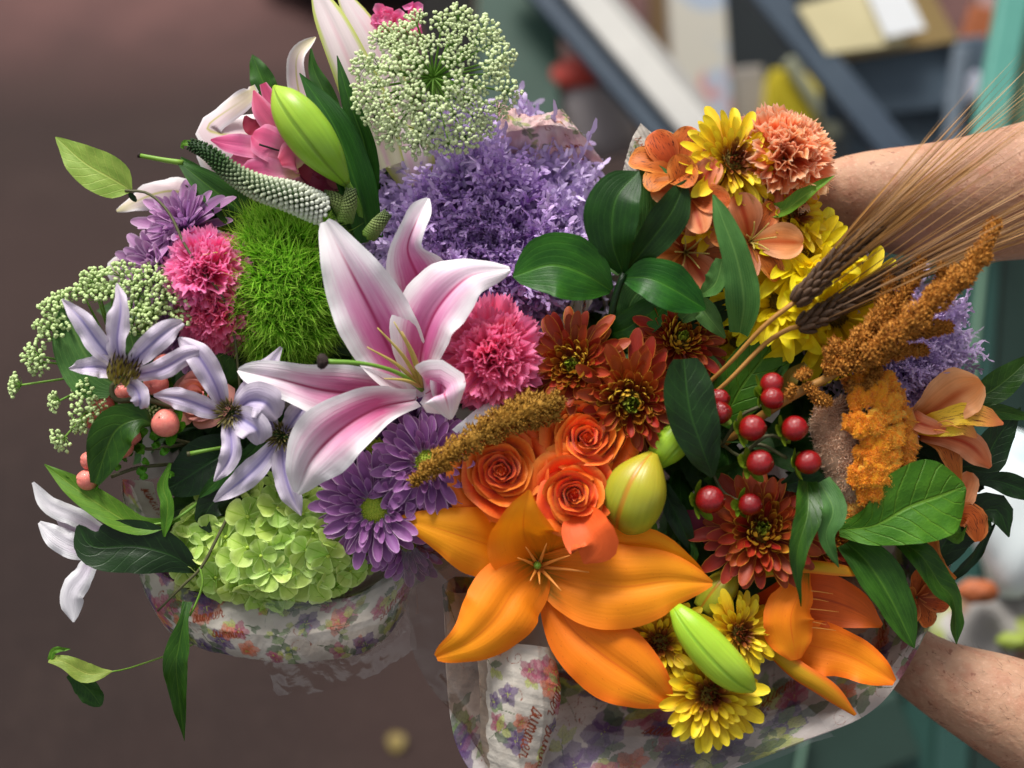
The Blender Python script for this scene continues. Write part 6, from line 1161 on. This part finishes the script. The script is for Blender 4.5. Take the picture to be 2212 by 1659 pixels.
# short dark hairs standing on the skin of both forearms
body = [o for o in person.o.children if o.name.startswith('body')][0]
bpy.context.view_layer.update(); ev = body.evaluated_get(bpy.context.evaluated_depsgraph_get()); em = ev.to_mesh(); nv_ = len(em.vertices)
co = np.empty(nv_*3); em.vertices.foreach_get('co', co); no = np.empty(nv_*3); em.vertices.foreach_get('normal', no); co, no = co.reshape(-1, 3), no.reshape(-1, 3)
fa = np.array([p.vertices[:] if len(p.vertices) == 4 else (*p.vertices[:], p.vertices[-1]) for p in em.polygons]); ev.to_mesh_clear()
Lp = np.array(person.L); fc = co[fa].mean(1)@Lp[:3, :3].T+Lp[:3, 3]; xk = fc[:, 0]/SC+1106
for y0, y1, n_, sd_, ax_ in ((300*SC, 700*SC, 260, 1, (-1, 0, 0)), (-900*SC, -300*SC, 900, 2, (-.9, .4, 0))):
    gh = np.random.default_rng(sd_); ok = np.where((xk > 1700) & (xk < 2500) & (fc[:, 1] > y0) & (fc[:, 1] < y1))[0]
    if not len(ok): continue
    ar = np.linalg.norm(np.cross(co[fa[ok, 1]]-co[fa[ok, 0]], co[fa[ok, 2]]-co[fa[ok, 0]]), axis=1); k = gh.choice(ok, n_, p=ar/ar.sum()); w_ = gh.dirichlet([1, 1, 1, 1], n_)
    Pp = (co[fa[k]]*w_[..., None]).sum(1); Nn = (no[fa[k]]*w_[..., None]).sum(1)
    person.part('arm_hair', MB().add(blades(Pp-Nn*SC, Nn*.35+np.array(ax_)+gh.normal(size=Nn.shape)*.3, gh.normal(size=Nn.shape)*.25, (16+16*gh.random(n_))*SC, .34*SC, 4)), m_arm_hair, local=True, stuff=True)
m_shirt = plain_mat('dark_shirt', '#2a2c34', '#343844', 30, .85)
skel('shirt', [[(pelv,350),(A(1.0,.0,1.15),345),(chest,410),(A(.98,0,1.46),170)],[(chest,410),(shU,230),(A(1.0,.28,1.22),185)],[(chest,410),(shL,230),(A(.96,-.30,1.18),185)]], m_shirt, None)
skel('trousers', [[(pelv,352),(A(1.0,.12,.85),260),(A(.99,.14,.5),180),(A(1.02,.14,.12),140)],[(pelv,352),(A(1.0,-.12,.85),260),(A(.99,-.14,.5),180),(A(1.02,-.14,.12),140)]], plain_mat('dark_trousers', '#20222a', '#282c36', 30, .9), None)

# ================================================================ background
def world_obj(name, mb, mat, label=None, cat=None, kind=None, group=None):
    me = mb.mesh(name, mat) if isinstance(mb, MB) else mb; o = bpy.data.objects.new(name, me); COL.objects.link(o)
    if label: o['label'] = label
    if cat: o['category'] = cat
    if kind: o['kind'] = kind
    return o
def floor_at(px, py):
    o = cam.matrix_world.translation; d = (M @ W(px, py, 0))-o; return o+d*(-o.z/d.z)
fy = floor_at(300, 95).y
g = NG('brown_floor'); tc = g.n('ShaderNodeTexCoord'); ov = tc.outputs['Object']; n1 = g.noise(ov, 1.3, 4); n2 = g.noise(ov, 60, 4); n3 = g.noise(ov, 5, 5, .65)
sp = g.n('ShaderNodeSeparateXYZ', {0: ov}); yy = g.math('ADD', sp.outputs[1], g.math('MULTIPLY', g.math('SUBTRACT', n1, .5), .5))
col = g.mix(g.ss(n1, .3, .7), hx('#322421'), hx('#251b19')); col = g.mix(g.math('MULTIPLY', g.ss(n3, .45, .75), .35), col, hx('#40322d')); col = g.mix(g.math('MULTIPLY', g.ss(n2, .5, .8), .3), col, hx('#463834'))
# the brown asphalt gives way to worn pinkish paving further off
col = g.mix(g.ss(yy, fy-.28, fy+.22), col, g.mix(g.ss(n3, .35, .7), hx('#5c403d'), hx('#4c3533'))); m_floor = g.surf(col, .85, 0, n2, .3, .003, .2)
X0 = 60.0
world_obj('ground', MB().add((np.array([(-X0,-X0,0),(X0,-X0,0),(X0,X0,0),(-X0,X0,0)], float), np.array([(0,1,2,3)]), np.array([(0,0),(1,0),(1,1),(0,1)], float))), m_floor, kind='structure')
def slab(th, name, p, q, w, tk, mat, n=(0, 0, 1), parent=None, bev=True):
    """a rectangular bar from p to q (photograph units), w wide across the view, tk thick in depth"""
    a, b = W(*p), W(*q); d = (b-a).normalized(); N = Vector(n); s = d.cross(N).normalized(); N = s.cross(d); k = (DD-p[2])/DD; w2 = w*SC*k/2; t2 = tk*SC/2
    V = [a+s*x*w2+N*y*t2 for x, y in ((-1,-1),(1,-1),(1,1),(-1,1))]+[b+s*x*w2+N*y*t2 for x, y in ((-1,-1),(1,-1),(1,1),(-1,1))]
    F = [(0,1,2,3),(7,6,5,4),(0,4,5,1),(1,5,6,2),(2,6,7,3),(3,7,4,0)]
    o = th.part(name, MB().add((np.array(V), F, np.zeros((8, 2)))), mat, parent, smooth=False)
    if bev: bm = o.modifiers.new('bevel', 'BEVEL'); bm.width = .004; bm.segments = 2
    return o
bgm = lambda n, c, c2=None, r=.6: plain_mat(n, c, c2, 6, r)
Z = -2400
t = Thing('dark_green_cabinet', 'blurred dark green cabinet side behind the white lace flower', 'cabinet', (1110, 100, -2900))
slab(t, 'side_panel', (1120,-200,-2900), (1120,420,-2500), 170, 300, bgm('dark_green_paint', '#1c3a2e', '#24463a'))
slab(t, 'corner_post', (1045,-120,-2700), (1040,70,-2700), 26, 60, bgm('tan_post_paint', '#8c7c62'))
slab(t, 'recess_shade', (960,-200,-3200), (980,200,-3200), 130, 60, bgm('recess_shade_colour', '#15110f'))  # near-black slab standing in for the shade of the recess
t = Thing('metal_rail', 'blurred pale grey metal rail crossing diagonally at the top', 'rail', (1400, 150, Z))
slab(t, 'rail_face', (1190,-90,Z), (1640,440,Z+300), 66, 60, bgm('pale_metal', '#c4c2bc', '#b4b2ae', .45))
slab(t, 'rail_lip', (1232,-90,Z-40), (1680,440,Z+260), 50, 60, bgm('grey_metal', '#9a9894', '#8c8a88', .45))
t = Thing('slate_rack', 'blurred slate blue display rack carrying the pale rail and the tray', 'rack', (1700, 200, Z))
ms = bgm('slate_paint', '#3c4a58', '#344252')
slab(t, 'rack_beam', (1120,-90,Z-80), (1580,440,Z+220), 80, 80, ms)
slab(t, 'rack_beam', (1590,-90,Z-60), (1990,400,Z+100), 66, 80, ms)
slab(t, 'shelf_board', (1770,190,Z-60), (2140,150,Z-60), 150, 30, bgm('slate_shelf', '#4c5c6a', '#44525f'))
slab(t, 'shelf_board', (1830,300,Z-120), (2130,280,Z-120), 120, 30, bgm('slate_shelf_low', '#52626e', '#4a5864'))
slab(t, 'rack_upright', (2075,100,Z-20), (2040,420,Z-20), 34, 50, bgm('slate_upright', '#6c7884'))
slab(t, 'rack_back', (1400,150,-3300), (1900,150,-3300), 560, 40, bgm('rack_back_paint', '#141c20', '#1c2428'), n=(0, 0, 1))
t = Thing('lidded_jar', 'blurred white jar with a red lid under the pale rail', 'jar', (1250, 200, Z-250))
t.part('jar_body', MB().add(tube(pts([(1285,345,Z-300),(1255,180,Z-250)], 8), [.050*1, .06, .062, .062, .062, .062, .06, .056], 24)), bgm('greyish_jar', '#9c9494', '#8a8284'))
t.part('jar_lid', MB().add(tube(pts([(1256,190,Z-248),(1246,125,Z-230)], 5), [.062, .066, .066, .06, .04], 24)), bgm('red_lid', '#a8382c', '#b84438'))
t = Thing('printed_box', 'blurred pale box with faint red and blue print behind the rail', 'box', (1500, 100, Z-500))
def blot(name, c, *bl):
    g = NG(name); tc = g.n('ShaderNodeTexCoord'); col = hx(c)
    for k, b in enumerate(bl): col = g.mix(g.ss(g.noise(tc.outputs['Object'], 9+3*k, 2), .52, .6), col, hx(b))
    return g.surf(col, .7)
slab(t, 'box_front', (1495,-90,Z-500), (1520,280,Z-420), 120, 160, blot('printed_card', '#b4b0a4', '#b87870', '#98a4b4'))
slab(t, 'box_edge', (1420,-90,Z-600), (1430,170,Z-600), 40, 120, bgm('kraft_edge', '#6c5434'))
t = Thing('yellow_box', 'blurred yellow and grey box standing behind the salmon carnation', 'box', (1700, 240, Z-350))
slab(t, 'box_front', (1715,165,Z-350), (1690,350,Z-330), 110, 160, blot('yellow_card', '#d4c01c', '#c8901c'))
slab(t, 'box_strip', (1700,130,Z-260), (1805,300,Z-260), 26, 80, bgm('pale_strip', '#a4a890'))
slab(t, 'box_side', (1600,150,Z-450), (1620,360,Z-450), 90, 100, bgm('grey_side', '#8c8680'))
t = Thing('tray', 'blurred wooden tray holding a cream pad and a white packet at the top right', 'tray', (1880, 60, Z+100))
def quad(th, name, P4, tk, mat):
    a = [W(*p) for p in P4]; n = (a[1]-a[0]).cross(a[3]-a[0]).normalized(); n = n if n.z > 0 else -n; V = a+[p-n*tk*SC for p in a]
    F = [(3,2,1,0),(4,5,6,7)]+[(i, (i+1) % 4, 4+(i+1) % 4, 4+i) for i in range(4)]
    return th.part(name, MB().add((np.array(V), F, np.zeros((8, 2)))), mat, smooth=False)
quad(t, 'tray_base', [(1708,18,Z),(1775,136,Z),(2070,86,Z),(1990,-60,Z)], 60, bgm('tray_wood', '#8c7448', '#a08858'))
quad(t, 'cream_pad', [(1722,14,Z+60),(1786,116,Z+60),(1960,92,Z+60),(1880,-30,Z+60)], 50, bgm('cream_paper', '#e0d4a8', '#d4c89c'))
quad(t, 'white_packet', [(1870,-20,Z+80),(1915,80,Z+80),(2000,62,Z+80),(1950,-40,Z+80)], 20, bgm('white_packet_paper', '#f0f2f4'))
t = Thing('rust_cloth', 'blurred rust brown and lavender cloth hanging beside the teal post', 'cloth', (2090, 130, Z-100))
slab(t, 'rust_fold', (2130,20,Z-150), (2080,190,Z-120), 70, 60, bgm('rust_fabric', '#8c4a24', '#a8623c'))
slab(t, 'pale_fold', (2050,225,Z-60), (2120,170,Z-60), 46, 60, bgm('lavender_fabric', '#a4a8c0', '#c4c8d4'))
slab(t, 'pink_fold', (2120,-60,Z-200), (2150,50,Z-200), 60, 60, bgm('pale_pink_fabric', '#a88c88'))
t = Thing('teal_post', 'blurred turquoise painted post at the upper right', 'post', (2160, 100, Z+500))
slab(t, 'post_face', (2215,-150,Z+500), (2120,360,Z+700), 62, 80, bgm('turquoise_paint', '#4c8c80', '#5a9a8c'))
slab(t, 'post_side', (2275,-150,Z+400), (2190,360,Z+600), 90, 80, bgm('olive_green_paint', '#4c6a50', '#5a7458'))
t = Thing('teal_cabinet', 'blurred teal green slatted cabinet between the two forearms', 'cabinet', (2120, 900, -1900))
rr = random.Random(4)
for k in range(6):
    x = 1830+k*78
    slab(t, 'board', (x+60,520,-1900+30*(k%2)), (x-20,1800,-1900+30*(k%2)), 74, 40, plain_mat('teal_board_%s' % 'abcdef'[k], ['#1e302a', '#22403a', '#264a42', '#2c4c46', '#20342e', '#26403a'][k], ['#263c36', '#2a4a42', '#305850', '#2e544c', '#243a34', '#2c4c42'][k], 5, .5))
slab(t, 'pale_batten', (2128,520,-1840), (2080,1000,-1840), 12, 30, bgm('pale_green_edge', '#7a9c84'))
slab(t, 'plinth', (1560,1720,-1850), (1960,1560,-1850), 150, 60, bgm('dull_green_plinth', '#2a4038', '#22362e'))
slab(t, 'pale_batten', (1745,1560,-1780), (1700,1800,-1780), 10, 30, bgm('sage_edge', '#6c8c78'))
t = Thing('white_parcel', 'blurred pale white wrapped parcel at the right edge below the dark leaves', 'parcel', (2200, 1100, -1200))
def lump(V): return V*(1+.10*np.sin(3*V[..., 0:1]*2+1)*np.cos(4*V[..., 1:2]))
t.part('parcel_body', MB().add(sphere(W(2220,1110,-1200), np.array((170,250,150))*SC, 28, 18, lump)), blot('pale_wrapping', '#dce6e8', '#e8ecee', '#b8ccd0'))
t.part('parcel_body', MB().add(sphere(W(2160,1370,-1300), np.array((200,170,150))*SC, 28, 18, lump)), blot('grey_wrapping', '#8c8884', '#a8a4a0', '#7a5c48', '#9ca850'))
t = Thing('orange_bundle', 'blurred orange brown bundle on the grey parcel beside the dangling leaf', 'bundle', (2110, 1280, -1150))
t.part('bundle', MB().add(sphere(W(2112,1278,-1120), np.array((60,36,40))*SC, 16, 10, lump)), bgm('rust_bundle', '#a85c34', '#8c4a28'))
t.part('bundle', MB().add(sphere(W(2190,1385,-1120), np.array((50,26,40))*SC, 16, 10, lump)), bgm('lime_bundle', '#9ca83c', '#84943c'))
t = Thing('yellow_fallen_leaf', 'small round yellow leaf lying on the brown floor', 'leaf', (857, 1606, -2500))
p = floor_at(857, 1606); o = t.o; o.matrix_world = Matrix.Translation(p+Vector((0, 0, .004)))
a = np.linspace(0, 2*PI, 15)[:-1]; V = np.stack([.012*np.cos(a), .014*np.sin(a)*(1+.1*np.cos(3*a)), .004*np.cos(2*a)+.003], 1)
t.part('leaf', MB().add((np.vstack([V, [(0, 0, .006)]]), [(i, (i+1) % 14, 14) for i in range(14)], np.vstack([np.stack([np.cos(a), np.sin(a)], 1), [(0, 0)]]))), bgm('yellow_leaf', '#6c5a24', '#74642a'), local=True)
t = Thing('dark_bundle', 'blurred black object lying on the pavement at the very top left', 'bundle', (800, -40, -5000))
p = floor_at(810, -25); t.o.matrix_world = Matrix.Translation(p)
t.part('bundle', MB().add(sphere((0, 0, .05), (.22, .10, .07), 20, 12, lump)), bgm('black_bundle', '#141010'), local=True)
